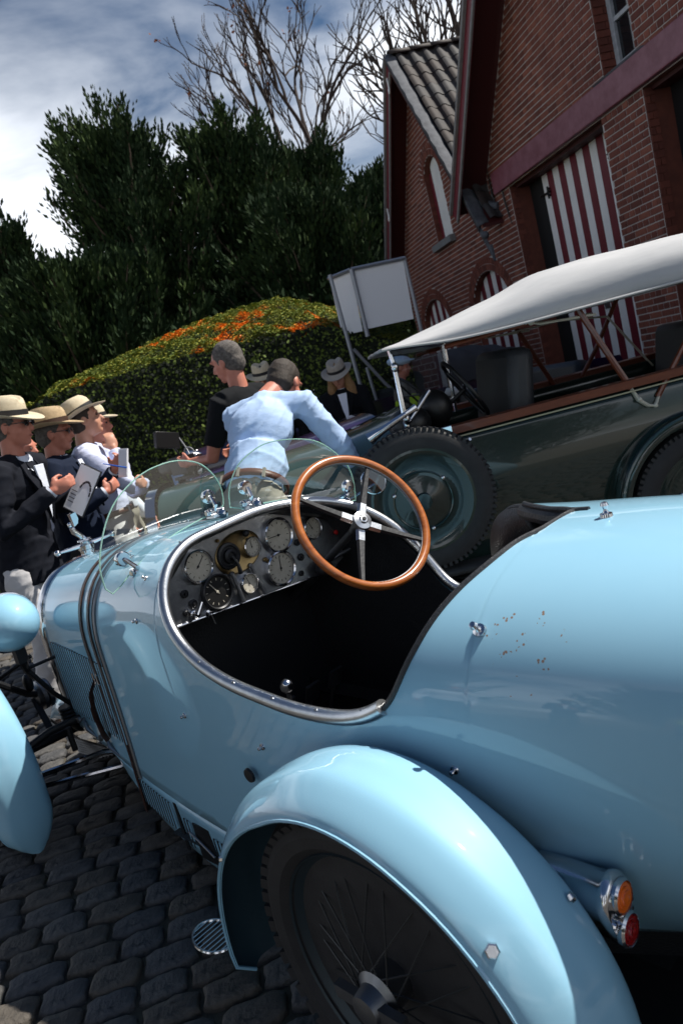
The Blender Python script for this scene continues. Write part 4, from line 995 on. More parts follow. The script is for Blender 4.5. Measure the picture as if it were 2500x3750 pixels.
def fastmesh(name, V, F_, mats, mi=None):
    me = bpy.data.meshes.new(name); me.vertices.add(len(V)); me.vertices.foreach_set('co', V.astype(np.float32).ravel()); k = F_.shape[1]
    me.loops.add(F_.size); me.loops.foreach_set('vertex_index', F_.astype(np.int32).ravel()); me.polygons.add(len(F_)); me.polygons.foreach_set('loop_start', np.arange(0, F_.size, k, dtype=np.int32)); me.polygons.foreach_set('loop_total', np.full(len(F_), k, dtype=np.int32))
    for m in mats: me.materials.append(m)
    if mi is not None: me.polygons.foreach_set('material_index', mi.astype(np.int32))
    me.update(calc_edges=True); me.validate(); return me
yew1 = M('yew_needles_dark', (.013, .027, .011), .8, spec=.12); yew2 = M('yew_needles_mid', (.026, .046, .016), .8, spec=.12); yew3 = M('yew_needles_light', (.046, .074, .022), .8, spec=.12)
bark = M('brown_bark', (.075, .052, .038), .9, c2=(.13, .095, .07), n=1, ns=12, bump=.5, bs=20)
def yew(name, s, n, h, rad, seed, label, lean=0., spikes=30, dens=1., parent=None, tag_=True):
    r_ = np.random.default_rng(seed); e = empty(name, Y(s, n, 0), 0, label, 'tree', 'dark evergreen trees behind the hedge')
    tb = MB(); tb.tube([(0, 0, 0), (.1*lean, 0, h*.4), (.2*lean, .1, h*.85)], [.32, .22, .05], n=8)
    cs = []; ds = []
    nb = int(210*dens)
    for i in range(nb):
        t = (i+.5)/nb; z0 = h*(.02+.80*t**.9); R0 = rad*min(1.12, (1.10-t)**.50)*(.50+.75*r_.random()**1.3); az = i*2.399+r_.normal()*.3
        up = .25+.9*t+.7*r_.random(); base = np.array([lean*z0/h*.5, 0, z0]); dirv = np.array([math.cos(az), math.sin(az), up]); dirv /= np.linalg.norm(dirv); tip = base+dirv*R0*(1.05+.25*t)
        if tip[2] > h: tip = base+(tip-base)*max(.25, (h*(.94+.08*r_.random())-base[2])/(tip[2]-base[2]))
        mid = (base+tip)/2+np.array([math.cos(az), math.sin(az), -.6])*.14*R0; tb.tube([base, mid, tip], [.05, .03, .01], n=4, caps=False)
        m = int(135*dens*(.6+.5*R0/rad)); u = r_.random(m)**.75*.9+.1; P_ = ((1-u)**2)[:, None]*base+(2*u*(1-u))[:, None]*mid+(u*u)[:, None]*tip
        w_ = (.50*(1-u)**.7+.05)*(.75+.5*r_.random()); o_ = r_.normal(size=(m, 3))*.55; o_[:, 2] *= .7; c_ = P_+o_*w_[:, None]; 
        out_ = (tip-mid)/np.linalg.norm(tip-mid); dd = out_*1.1+o_*.55+np.array([0, 0, .55])+r_.normal(size=(m, 3))*.25
        for q in range(3): cs.append(c_+dd*.085*q+r_.normal(size=(m, 3))*.02); ds.append(dd)
    c_ = np.concatenate(cs); d1 = np.concatenate(ds); d1 /= np.linalg.norm(d1, axis=1)[:, None]; d2 = np.cross(d1, r_.normal(size=d1.shape)); d2 /= np.linalg.norm(d2, axis=1)[:, None]+1e-9; sz = .165*r_.uniform(.6, 1.3, (len(c_), 1))
    V = np.stack([c_-d1*sz*.5, c_+d2*sz*.22, c_+d1*sz*.6, c_-d2*sz*.22], 1).reshape(-1, 3); F_ = np.arange(4*len(c_)).reshape(-1, 4)
    clump = np.sin(c_[:, 0]*2.3+seed)+np.sin(c_[:, 1]*2.1+c_[:, 2]*1.3)+np.sin(c_[:, 2]*2.9); mi = np.clip((clump*.35+1+r_.normal(size=len(c_))*.45), 0, 2.4).astype(int)
    link('crown', fastmesh('crown', V, F_, [yew1, yew2, yew3], mi), e); obj('trunk', tb, bark, e)
    return e
yew('yew_tree', 22, -.4, 10.6, 3.1, 1, 'tallest dark evergreen on the left with several spiky tops', .6)
yew('yew_tree', 23.0, -4.4, 8.3, 3.0, 2, 'lower dark evergreen at the left edge of the picture')
yew('yew_tree', 22.5, 2.6, 9.9, 2.9, 3, 'broad dark evergreen standing in the middle above the orange hedge top', .3)
yew('yew_tree', 24.5, 5.0, 9.3, 2.8, 4, 'dark evergreen below the twiggy bare tree')
yew('yew_tree', 22.0, 6.5, 7.2, 2.2, 5, 'shorter evergreen touching the corner of the far gable', .2)
yew('yew_tree', 18.6, -2.2, 5.4, 3.0, 6, 'low shadowy evergreen behind the left end of the hedge')
yew('yew_tree', 19.5, 3.6, 6.0, 2.8, 7, 'bushy evergreen behind the white notice board')
yew('yew_tree', 30.0, 10.0, 9.5, 3.2, 8, 'distant evergreen mostly hidden by the barn')
# bare trees
twig = M('dead_twigs', (.030, .020, .017), .9); redleaf = M('withered_red_leaves', (.20, .065, .03), .8)
def bare(s, n, h, seed, label, spread=.5, forks=6, leaves=0, name='bare_tree', thick=.24):
    r_ = random.Random(seed); e = empty(name, Y(s, n, 0), YA, label, 'tree', 'bare trees against the sky'); tb = MB(); lf = []
    def grow(p, d, L_, r0, k):
        n_ = 4; pts = [p]; dd = d.copy()
        for i in range(n_):
            dd = (dd+Vector((r_.uniform(-1, 1), r_.uniform(-1, 1), r_.uniform(-.5, .7)))*.24).normalized(); pts.append(pts[-1]+dd*L_/n_)
        tb.tube(pts, [r0*(1-.35*i/n_) for i in range(n_+1)], n=6 if k > 3 else (4 if k > 1 else 3), caps=False)
        if k == 0:
            if leaves and r_.random() < leaves: lf.append(pts[-1])
            return
        for j in range(3 if k > 2 else r_.choice((2, 3, 3))):
            a = r_.uniform(0, 2*PI); sp = r_.uniform(.45, 1.0)*spread*1.5; o_ = dd.orthogonal().normalized(); o_.rotate(Quaternion(dd, a)); nd = (dd+o_*sp+Vector((0, 0, .26))).normalized()
            grow(pts[-1] if j < 2 else pts[r_.choice((2, 3))], nd, L_*(r_.uniform(.34, .42) if k > forks-1 else r_.uniform(.62, .84)), r0*.67, k-1)
    grow(Vector((0, 0, 0)), Vector((0, 0, 1)), h*.55, thick, forks)
    obj('branches', tb, twig if seed != 21 else M('grey_brown_bark', (.035, .026, .022), .9), e)
    if lf:
        c_ = np.repeat(np.array([tuple(p) for p in lf]), 4, 0); rg = np.random.default_rng(seed); c_ = c_+rg.normal(size=c_.shape)*.15; V, F_ = leafcloud(c_, .16, rg); link('leaves', fastmesh('leaves', V, F_, [redleaf]), e)
bare(30, 8.0, 15.0, 20, 'bare spreading tree with fine twigs and a few red leaves above the evergreens', .36, 6, .04, thick=.22)
bare(30, 10.3, 16.5, 21, 'taller bare forked tree beside the tip of the far gable', .40, 6, .0, thick=.28)
bare(42, 20.5, 22, 23, 'small patch of bare twigs showing just over the tiled ridge', .6, 5)
# clipped hedge with domed top
hg = tag(empty('clipped_hedge', Y(0, 0, 0), YA), 'great clipped hedge with a domed top covered in orange leaf tips', 'hedge')
hm = [M('hedge_green', (.115, .165, .024), .75), M('hedge_yellow_green', (.27, .27, .030), .75), M('hedge_shaded', (.008, .014, .005), .85)]; orange = M('orange_leaf_tips', (.78, .24, .010), .6)  # the near-black green puts the hedge front's shade into its leaf colour
def hz(s, n):
    # height of the top surface
    a = (n+2.35)/5.6; a = min(max(a, 0), 1); prof = math.sin(a*PI*.62+.0)**.75 if a > 0 else 0
    b = min(max((s-8.6)/3.8, 0), 1); return 2.10+.06*math.sin(n*2.+1)*.3+.78*prof*math.sin(b*PI/2)**.9 - (.35*(max(0, -1.6-n))) - .42*max(0, min(1, (n-1.5)/.9))
def front(n): return 8.6+.10*max(0, -n-.5)**2+.06*math.sin(n*2.3)
core = MB(); ns_ = np.linspace(-4.6, 2.65, 47)
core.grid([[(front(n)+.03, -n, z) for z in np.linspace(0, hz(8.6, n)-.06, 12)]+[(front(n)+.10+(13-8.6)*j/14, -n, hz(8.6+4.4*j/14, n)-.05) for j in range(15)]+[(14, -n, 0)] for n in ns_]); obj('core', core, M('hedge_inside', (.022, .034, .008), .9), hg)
rg = np.random.default_rng(5); cs = []; mi = []; nrmz = []
N1 = 240000
n_ = rg.uniform(-4.3, 2.7, N1); s_ = 8.55+4.3*rg.random(N1)**1.15; zz = np.array([hz(a, b) for a, b in zip(s_, n_)]); s_ = np.maximum(s_, [front(b) for b in n_]); fx_ = np.maximum(0, .10-(s_-8.6))
bumpy = .035*np.sin(n_*9+s_*5)+.03*np.sin(n_*17-s_*13)+rg.normal(size=N1)*.006
top_ = np.stack([s_, -n_, zz+bumpy], 1)
patch = np.sin(n_*2.1+s_*1.3+.5)+np.sin(n_*4.7-s_*2.9+1)+.8*np.sin(n_*9.7+s_*8.1)+.6*np.sin(s_*17-n_*6)+rg.normal(size=N1)*.35+.18*(n_+1)
N2 = 90000
n2 = rg.uniform(-4.4, 2.7, N2); z2 = rg.random(N2)*np.array([hz(8.6, b) for b in n2]); f2 = np.array([front(b) for b in n2]); side_ = np.stack([f2+rg.normal(size=N2)*.03-.02*np.sin(n2*11+z2*7), -n2, z2], 1)
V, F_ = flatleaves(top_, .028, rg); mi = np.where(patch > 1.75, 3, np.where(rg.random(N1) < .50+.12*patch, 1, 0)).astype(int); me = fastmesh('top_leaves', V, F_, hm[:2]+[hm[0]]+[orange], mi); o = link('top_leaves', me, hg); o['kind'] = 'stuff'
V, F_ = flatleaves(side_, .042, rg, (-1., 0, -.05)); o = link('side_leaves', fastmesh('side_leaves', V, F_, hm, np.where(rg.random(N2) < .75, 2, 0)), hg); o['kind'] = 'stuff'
# undergrowth behind the hedge closes the view low down
ug = MB(); rg = np.random.default_rng(9); c_ = np.stack([rg.uniform(17, 26, 60000), rg.uniform(-8, 12, 60000), rg.random(60000)**1.2*3.6], 1); V, F_ = leafcloud(c_, .17, rg, (1, 1, 1.6)); o = link('undergrowth', fastmesh('undergrowth', V, F_, [yew1, yew2], (rg.random(60000) < .2).astype(int)), None, Y(0, 0, 0), (0, 0, YA)); tag(o, kind='stuff'); tag(o, 'dark mass of shrubs filling the gap under the evergreens', 'shrubs')
# trees added behind the photographer for reflections, seen only mirrored in the paintwork
for i, (a, b, hh) in enumerate(((-14, 2, 8), (-12, -6, 7.5), (-6, -12, 8), (3, -15, 8))):
    yew('yew_tree', a, b, hh, 3.6, 40+i, 'unseen evergreen %s behind the photographer, added for reflections' % ('nearest the barn side', 'second from the barn side', 'third from the barn side', 'farthest from the barn')[i], dens=.6)
# ================================================================== notice board on a steel frame
sb = empty('notice_board', Y(9.0*.93, 2.3*.93, 0), YA+R(0), 'blank white two-panel notice board on a grey steel frame before the hedge', 'sign')
galv = M('galvanised_tube', (.30, .32, .36), .5, metal=.5); boardw = M('white_board', (.70, .72, .76), .45)
def SBp(s, n, z): return ((s-9)*.93, -(n-2.3)*.93, CAM[2]+(z-CAM[2])*.93)
mb = MB(); mb.plate([SBp(9, 2.17, 2.64), SBp(9.0, 2.78, 2.62), SBp(9.0, 2.74, 1.92), SBp(9, 2.13, 1.94)], (.03, 0, 0)); obj('wide_panel', mb, boardw, sb, smooth=False)
mb = MB(); mb.plate([SBp(9.25, 1.90, 2.63), SBp(9.02, 2.12, 2.64), SBp(9.02, 2.09, 1.93), SBp(9.25, 1.88, 1.95)], (.03, 0, 0)); obj('narrow_panel', mb, boardw, sb, smooth=False)
def bar(name, pts, r=.022): 
    q = MB(); q.tube([SBp(*p) for p in pts], r, n=4); return obj(name, q, galv, sb, smooth=False)
bar('top_rail', [(8.97, 2.12, 2.66), (8.97, 2.80, 2.64)], .02); bar('top_rail', [(9.22, 1.87, 2.65), (8.99, 2.11, 2.66)], .02)
bar('post', [(9.0, 2.80, 2.66), (9.0, 2.80, 0.0)]); bar('post', [(9.0, 1.86, 2.66), (9.0, 1.92, 0.0)]); bar('post', [(8.96, 2.12, 2.66), (8.96, 2.12, 1.85)], .026)
bar('brace', [(9.0, 1.92, 1.75), (9.0, 2.2, 1.25), (9.0, 2.45, .9)], .018); bar('brace', [(9.0, 2.02, 1.5), (9.0, 2.10, 0)], .018); bar('brace', [(9.0, 2.80, 1.8), (9.3, 2.95, .1)], .018); bar('brace', [(9.0, 2.80, 1.7), (9.0, 2.62, .1)], .018)
# ================================================================== other vintage cars
def gloss(name, c): return M(name, c, .28, coat=1.0)
creamcloth = M('off_white_canvas', (.44, .445, .46), .9, c2=(.34, .35, .37), n=.6, ns=6, bump=.2, bs=14, stretch=(.5, 1.5, 1.5))
greypaint = M('dark_green_paint', (.008, .020, .017), .22, coat=1.0)
brownwood = M('reddish_brown_wood', (.16, .040, .016), .35, coat=.4, c2=(.09, .02, .01), n=1, ns=10, stretch=(1, 6, 6))
creammetal = M('cream_painted_bracket', (.52, .50, .42), .45)
wglass = thin_glass('windscreen_glass', (.84, .90, .92), 1.2)
def arc_wing(par, hx, hz, y0, y1, r, a0, a1, m_, name='wing', crown=.03):
    P = []; Q = []
    for i in range(33):
        a = R(a0+(a1-a0)*i/32); row = []
        for j in range(9):
            u = -1+2*j/8; rr = r+crown*(1-abs(u)**3)-.02*(abs(u) > .95); row.append((hx+math.cos(a)*rr, (y0+y1)/2+u*(y1-y0)/2, hz+math.sin(a)*rr))
        P.append(row)
    mb = MB(); mb.grid(P); o = obj(name, mb, [m_, undercoat], par, ang=60); s_ = o.modifiers.new('t', 'SOLIDIFY'); s_.thickness = .008
    return o
def cwheel(par, x, y, z, Rt, side, disc=None, name='wheel', spokes=True, rz=0, tread=True):
    w = empty(name, (x, y, z), rz, parent=par); mb = MB(); k = Rt/.37
    mb.lathe([(r*k, h) for r, h in [(.25, -.05), (.28, -.065), (.32, -.068), (.35, -.055), (.366, -.03), (.37, 0), (.366, .03), (.35, .055), (.32, .068), (.28, .065), (.25, .05)]], (0, 0, 0), (0, 1, 0), n=56, cap=False)
    if tread:
        for q in range(76):
            a = 2*PI*q/76; Rm = Matrix.Rotation(-a, 3, 'Y')
            for sg in (1, -1): mb.box(Rm @ Vector((Rt-.0112, sg*.036, 0)), (.022, .038, .017), Rm)
    obj('tyre', mb, rubber, w, ang=30)
    if disc is not None:
        mb = MB(); mb.lathe([(.268*k, .046*side), (.262*k, .056*side), (.25*k, .054*side), (.235*k, .046*side), (.12*k, .050*side), (.075*k, .062*side), (.045*k, .07*side), (.04*k, .09*side), (0, .092*side)], (0, 0, 0), (0, 1, 0), n=48); obj('wheel_disc', mb, disc, w, ang=40)
        mb = MB()
        for a in (.4, 2.5, 4.6): mb.ell((.15*k*math.cos(a), .058*side, .15*k*math.sin(a)), (.011, .008, .011))
        obj('disc_studs', mb, chrome, w)
    else:
        mb = MB(); mb.lathe([(.25*k, -.045), (.262*k, -.05), (.24*k, -.02), (.24*k, .02), (.262*k, .05), (.25*k, .045)], (0, 0, 0), (0, 1, 0), n=40, cap=False)
        obj('rim', mb, steel, w)
        mb = MB()
        for q in range(24):
            a = 2*PI*q/24; b = a+R(25)*(1 if q % 2 else -1); mb.tube([(.24*k*math.cos(a), 0, .24*k*math.sin(a)), (.045*math.cos(b), side*.05, .045*math.sin(b))], .003, n=4, caps=False)
        mb.lathe([(.05, -.05), (.05, .05), (.03, .09*1), (0, .1)], (0, 0, 0), (0, side, 0), n=20); obj('spokes', mb, steel, w)
    return w
def loft(tb, n=16, J=13, x0=None, x1=None):
    # tb rows: x, half width, top z, bottom z, exponent
    P = []
    xs = np.linspace(tb[0][0], tb[-1][0], n)
    for x in xs:
        w, zt, zb, e = lerp(tb, x); row = []
        for j in range(J*2-1):
            a = PI*j/(J*2-2); row.append((x, w*math.copysign(abs(math.cos(a))**(2/e), math.cos(a)), zb+(zt-zb)*(.45+.55*math.sin(a)**(2/e))))
        row = [(x, w*.92, zb)]+row+[(x, -w*.92, zb)]; P.append(row)
    return P
def tourer(name, label, group, loc, rz, pm, interior, z0=1.0, W=.66, hoodtop=None, screen=True, discs=None):
    e = empty(name, loc, rz, label, 'car', group)
    # bonnet, scuttle
    mb = MB(); P = loft([(.35, W*.86, z0+.10, .42, 3.2), (.9, W*.66, z0+.04, .42, 3.0), (1.75, W*.46, z0-.02, .42, 2.8)], 14); mb.grid(P); mb.add(P[-1], [tuple(range(len(P[-1])))]); mb.add(P[0], [tuple(range(len(P[0])))]); obj('bonnet', mb, pm, e, ang=50)
    mb = MB(); mb.grid([[(1.76+dx, y*k, .42+(z-.42)*k+.0) for x, y, z in P[-1]] for dx, k in ((0, 1.0), (0, 1.04), (.05, 1.04), (.06, .97))]); rd = obj('radiator', mb, chrome, e)
    mb = MB(); mb.add([(1.80, y*.97, .42+(z-.42)*.97) for x, y, z in P[-1]], [tuple(range(len(P[-1])))]); obj('core', mb, darkmetal, rd, smooth=False)
    # tub: outer side, inner side
    mb = MB(); xs = np.linspace(-1.75, .35, 22); 
    for s in (1, -1):
        mb.grid([[(x, s*(W*(.96-.25*max(0, (-x-1.2)/.6)**2)-.03*(1-u)-q), .32+(z0-.02+.03*math.cos(x*2)-.32)*u) for q, us in ((0, np.linspace(0, 1, 8)), (.05, np.linspace(1, 0, 8))) for u in us] for x in xs], flip=s < 0)
    mb.grid([[(-1.75-.10*math.sin(PI*i/6), y, .32+(z0-.30)*i/6) for y in np.linspace(-W*.75, W*.75, 5)] for i in range(7)]); obj('body', mb, pm, e, ang=50)
    mb = MB(); mb.box((-.7, 0, .36), (2.1, W*1.8, .05)); obj('floor', mb, black, e)
    for x in (-.45, -1.35):
        st_ = MB(); st_.box((x, 0, z0-.14), (.16, W*1.6, .42), Matrix.Rotation(R(-12), 3, 'Y')); st_.box((x+.28, 0, z0-.42), (.5, W*1.6, .16)); obj('seat', st_, interior, e, bevel=.05)
    for x, yy in ((-1.30, W+.10), (1.45, W+.08)):
        for s in (1, -1): cwheel(e, x, s*yy, .37, .37, s, discs); arc_wing(e, x, .37, s*(yy-.11), s*(yy+.11), .42, (10 if x < 0 else 20), (185 if x < 0 else 205), pm)
    mb = MB(); mb.tube([(0.05, W*.45-.0, z0+.12), (.35, W*.45, z0-.05)], .012); mb.tube([Vector((0, W*.45, z0+.14))+Vector((math.sin(a)*.10, math.cos(a)*.19, math.sin(a)*.16)) for a in np.linspace(0, 2*PI, 32, endpoint=False)], .011, n=6, closed=True); mb.tube([(-.1, W*.45, z0-.0), (.1, W*.45, z0+.28)], .008); mb.tube([(0, W*.45-.18, z0+.14), (0, W*.45+.18, z0+.14)], .008); obj('steering_wheel', mb, black, e)
    for s in (1, -1):
        mb = MB(); mb.lathe([(0, -.15), (.06, -.13), (.10, -.06), (.115, 0), (.115, .02), (0, .03)], (1.85, s*.36, z0-.10), (1, 0, 0), n=24); mb.tube([(1.85, s*.36, z0-.2), (1.75, s*.36, .5)], .015); obj('headlamp', mb, chrome, e)
    if screen:
        fr = empty('windscreen', (.30, 0, z0+.06), 0, parent=e)
        mb = MB(); mb.tube([(0, -W*.8, 0), (-.06, -W*.8, .32), (-.06, W*.8, .32), (0, W*.8, 0), (0, -W*.8, 0)], .011, n=6); obj('frame', mb, chrome, fr)
        mb = MB(); mb.add([(0, -W*.8, 0), (-.06, -W*.8, .32), (-.06, W*.8, .32), (0, W*.8, 0)], [(0, 1, 2, 3)]); obj('pane', mb, wglass, fr, smooth=False)
    if hoodtop is not None:
        mb = MB(); P = []
        for i in range(14):
            x = -1.85+.95*i/13; h_ = z0+.10+.20*math.sin(PI*min(1, (i+1)/9)*.5)+.04*math.sin(i*2.2); P.append([(x, W*1.02*math.copysign(abs(math.cos(a))**.5, math.cos(a)), z0-.05+(h_-z0+.05)*max(0, math.sin(a))**.4) for a in np.linspace(0, PI, 17)])
        mb.grid(P); mb.add(P[0], [tuple(range(17))]); mb.add(P[-1], [tuple(range(17))]); obj('folded_hood', mb, hoodtop, e, ang=60, sub=1)
    return e
blackhood = M('black_hood_cloth', (.030, .032, .040), .9, bump=.3, bs=8)
# heading conventions: local X is the car's front
tourer('vintage_car', 'dark purple open vintage car the smiling woman stands behind', 'vintage cars in the yard', Y(5.85, 1.50, 0), YA+R(97), gloss('deep_purple_paint', (.022, .010, .042)), leather, z0=1.05, screen=False)
tourer('vintage_car', 'dark vintage car with folded black hood beyond the green tourer', 'vintage cars in the yard', Y(8.1, 1.55, 0), YA+R(92), gloss('dark_aubergine_paint', (.022, .012, .030)), leather, z0=1.14, hoodtop=blackhood)

# green tourer with raised white canvas hood; local x forward, y=0 is its near flank
g = empty('touring_car', (1.6077, -1.53, 0), R(45.7), 'dark green open tourer with raised white canvas hood and side-mounted spare wheel', 'car', 'vintage cars in the yard')
mb = MB(); xs = np.linspace(-2.9, .25, 40)
def flank(x, u):  # u 0 bottom..1 rail
    w = .04*math.sin(PI*u); return (x, -.02+w-.02*(1-u)-(.25*max(0, (-x-2.3)/.6)**2), .30+(1.045-.30)*u)
def rev(P): return [[(x, -1.34-y, z) for x, y, z in r] for r in P]
F1 = [[flank(x, u) for u in np.linspace(0, 1, 12)] for x in xs]; mb.grid(F1); mb.grid(rev(F1), flip=True)
mb.grid([[(-2.9-.12*math.sin(PI*i/8), y, .30+.745*i/8) for y in np.linspace(-.30, -1.04, 7)] for i in range(9)])
bo = obj('body', mb, greypaint, g, ang=60); s_ = bo.modifiers.new('t', 'SOLIDIFY'); s_.thickness = .03; s_.offset = -1
for y in (.012, -1.352):
    mb = MB(); mb.grid([[(x, y+dy-(.25*max(0, (-x-2.3)/.6)**2)*(1 if y > -1 else -1), 1.035+dz) for dy, dz in ((.012, 0), (.014, .04), (-.02, .048), (-.05, .04), (-.05, 0))] for x in np.linspace(-2.9, -.20, 30)], closej=True); obj('wood_rail', mb, brownwood, g)
    mb = MB(); mb.tube([(x, y+.010-(.25*max(0, (-x-2.3)/.6)**2)*(1 if y > -1 else -1), 1.018) for x in np.linspace(-2.9, -.22, 30)], .0045, n=5); obj('coach_line', mb, M('pale_coach_line', (.35, .33, .22), .5), g)
mb = MB(); mb.box((-.17, .005, 1.062), (.13, .05, .045)); obj('rail_end_plate', mb, chrome, g, bevel=.004)
# bonnet ahead of the scuttle
mb = MB(); P = loft([(-.05, .64, 1.20, .40, 3.4), (.35, .58, 1.13, .40, 3.2), (.9, .46, 1.10, .40, 3.0), (1.45, .38, 1.08, .40, 2.9)], 16); P = [[(x, y-.67, z) for x, y, z in r] for r in P]; mb.grid(P); mb.add(P[0], [tuple(range(len(P[0])))]); mb.add(P[-1], [tuple(range(len(P[-1])))]); obj('bonnet', mb, gloss('pale_green_grey_paint', (.04, .075, .07)), g, ang=50)
mb = MB(); mb.grid([[(1.46+dx, -.67+(y+.67)*k, .4+(z-.4)*k) for x, y, z in P[-1]] for dx, k in ((0, 1.04), (.06, 1.04), (.07, .95))]); obj('radiator', mb, chrome, g)
for s, y in ((1, -.02), (-1, -1.32)):
    arc_wing(g, -1.44, .38, y-.06, y+.13, .44, 2, 178, greypaint, 'rear_wing', .035)
    mb = MB(); mb.tube([(-1.44+.46*math.cos(R(a)), y+.13, .38+.46*math.sin(R(a))) for a in range(2, 180, 6)], .010, n=6); obj('wing_bead', mb, gloss('sheen_green', (.03, .06, .055)), g)
    cwheel(g, -1.44, y+.05*s, .38, .385, s, greypaint); cwheel(g, 1.15, y+.0*s, .38, .385, s, greypaint)
    arc_wing(g, 1.15, .38, y-.09, y+.11, .45, 10, 195, greypaint, 'front_wing', .035)
    mb = MB(); mb.grid([[(x, y+d_, .36+.02*math.sin(x)) for d_ in (-.12, .14)] for x in np.linspace(-1.0, .7, 6)]); o = obj('running_board', mb, rubber, g); s_ = o.modifiers.new('t', 'SOLIDIFY'); s_.thickness = .03
sw_ = cwheel(g, 0.0, .06, .755, .375, 1, gloss('disc_green_paint', (.004, .012, .010)), 'spare_wheel')
mb = MB(); mb.lathe([(.262, .050), (.268, .058), (.255, .060)], (0, 0, 0), (0, 1, 0), n=48, cap=False); mb.lathe([(.155, .056), (.150, .060), (.145, .056)], (0, 0, 0), (0, 1, 0), n=40, cap=False); obj('disc_ring', mb, gloss('ring_green', (.010, .030, .024)), sw_)
# canvas hood: crowned sheet with a sagging edge, three bows pushing it up
mb = MB(); P = []; ribs = [(-.02, 1.552), (-.95, 1.80), (-1.8, 1.80), (-2.7, 1.62)]
hoodtab = [(-3.0, 1.52, 1.44), (-2.7, 1.66, 1.47), (-2.2, 1.76, 1.49), (-1.8, 1.745, 1.49), (-1.35, 1.752, 1.49), (-.98, 1.745, 1.488), (-.7, 1.682, 1.487), (-.35, 1.612, 1.497), (-.1, 1.560, 1.525), (.02, 1.548, 1.535)]
for x in np.linspace(-3.0, .02, 61):
    zt, ze = lerp(hoodtab, x); row = []
    for j in range(41):
        a = PI*j/40; y = -.67+.70*math.copysign(abs(math.cos(a))**.62, math.cos(a)); z = ze+(zt-ze)*math.sin(a)**.62
        z += -.004*math.sin(a)*abs(math.sin((x+.95)*PI/.93))+.002*math.sin(x*17+j*.25)*math.sin(a)+.003*math.sin(j*1.1+x*1.5)*math.sin(a); row.append((x, y+.012*math.sin(x*7+1)*(math.cos(a)), z))
    P.append(row)
mb.grid(P); ho = obj('canvas_hood', mb, creamcloth, g, ang=70); s_ = ho.modifiers.new('t', 'SOLIDIFY'); s_.thickness = .012
for i, e_ in enumerate((0, 40)):
    mb = MB(); mb.tube([Vector(r[e_])+Vector((0, .004*(1-2*i), .002)) for r in P], .008, n=6); obj('hood_seam', mb, M('grey_binding', (.38, .39, .40), .8), ho)
# hood frame
for s, y in ((1, -.03), (-1, -1.31)):
    mb = MB(); mb.tube([(-.97, y, 1.55), (-1.18, y+.02*s, 1.03)], .017, n=8, sq=1.0); obj('hood_bow', mb, brownwood, g)
    mb = MB(); mb.tube([(-1.50, y+.02*s, 1.20), (-1.30, y+.03*s, .955)], .015, n=8); mb.tube([(-1.50, y+.02*s, 1.20), (-1.70, y, 1.50)], .015, n=8); obj('hood_bow', mb, brownwood, g)
    mb = MB(); mb.tube([(-1.175, y+.02*s, 1.04), (-1.20, y+.035*s, .965), (-1.24, y+.04*s, .925), (-1.275, y+.04*s, .915), (-1.31, y+.03*s, .965)], [.015, .019, .019, .019, .013], n=8, sq=.5)
    for p in ((-1.20, y+.05*s, .968), (-1.275, y+.05*s, .918)): mb.ell(p, (.012, .012, .012))
    obj('hood_bracket', mb, creammetal, g)
    mb = MB(); mb.tube([(-.30, y, 1.475), (-.74, y, 1.484)], .013, n=8); obj('side_batten', mb, brownwood, g)
    mb = MB(); mb.tube([(-.72, y, 1.48), (-.80, y, 1.505), (-1.0, y, 1.545)], .014, n=6, sq=.5); mb.tube([(-.74, y, 1.485), (-.80, y, 1.465), (-1.08, y, 1.44)], .013, n=6, sq=.5); mb.ell((-.75, y+.014*s, 1.486), (.018, .014, .018)); obj('hood_link', mb, creammetal, g)
for x, z in ((-.95, 1.69), (-1.8, 1.69)):
    mb = MB(); mb.tube([(x, -.06, 1.52), (x, -.16, z-.06), (x, -.67, z+.0), (x, -1.18, z-.06), (x, -1.28, 1.52)], .014, n=6); obj('cross_bow', mb, brownwood, g)
mb = MB(); mb.tube([(-1.0, -1.25, 1.50), (-1.6, -1.28, 1.40), (-1.85, -1.3, 1.0)], .014, n=6, sq=.5); mb.tube([(-.8, -1.25, 1.46), (-1.5, -1.28, 1.45)], .012, n=6, sq=.5); obj('hood_link', mb, creammetal, g)
# windscreen
ws = empty('windscreen', (0, 0, 0), 0, parent=g)
mb = MB(); mb.tube([(-.02, -.05, 1.10), (-.03, -.05, 1.46), (-.02, -.05, 1.54)], [.017, .012, .010], n=10); mb.ell((-.03, -.04, 1.44), (.020, .02, .026)); mb.ell((-.025, -.04, 1.17), (.02, .025, .035)); mb.tube([(-.45, -1.12, 1.05), (-.47, -1.12, 1.50)], .012, n=8); mb.tube([(-.02, -.05, 1.16), (-.45, -1.12, 1.14)], .010, n=8); mb.tube([(-.02, -.05, 1.535), (-.46, -1.12, 1.50)], .010, n=8)
mb.tube([(-.03, -.05, 1.14), (-.18, -.06, 1.28)], .008); obj('frame', mb, chrome, ws)
mb = MB(); mb.add([(-.02, -.06, 1.16), (-.45, -1.12, 1.14), (-.46, -1.12, 1.50), (-.02, -.06, 1.53)], [(0, 1, 2, 3)]); obj('pane', mb, wglass, ws, smooth=False)
mb = MB(); mb.tube([(.19, .06, 1.125), (.12, .07, 1.15), (-.02, .05, 1.20)], [.034, .020, .014], n=12); mb.tube([(-.02, .05, 1.20), (-.08, .045, 1.22)], [.013, .02], n=10); obj('bulb_horn', mb, chrome, g)
mb = MB(); mb.ell((-.22, -.35, 1.16), (.10, .09, .11)); mb.ell((-.05, -.2, 1.12), (.12, .12, .10)); obj('scuttle_lamp', mb, black, g)
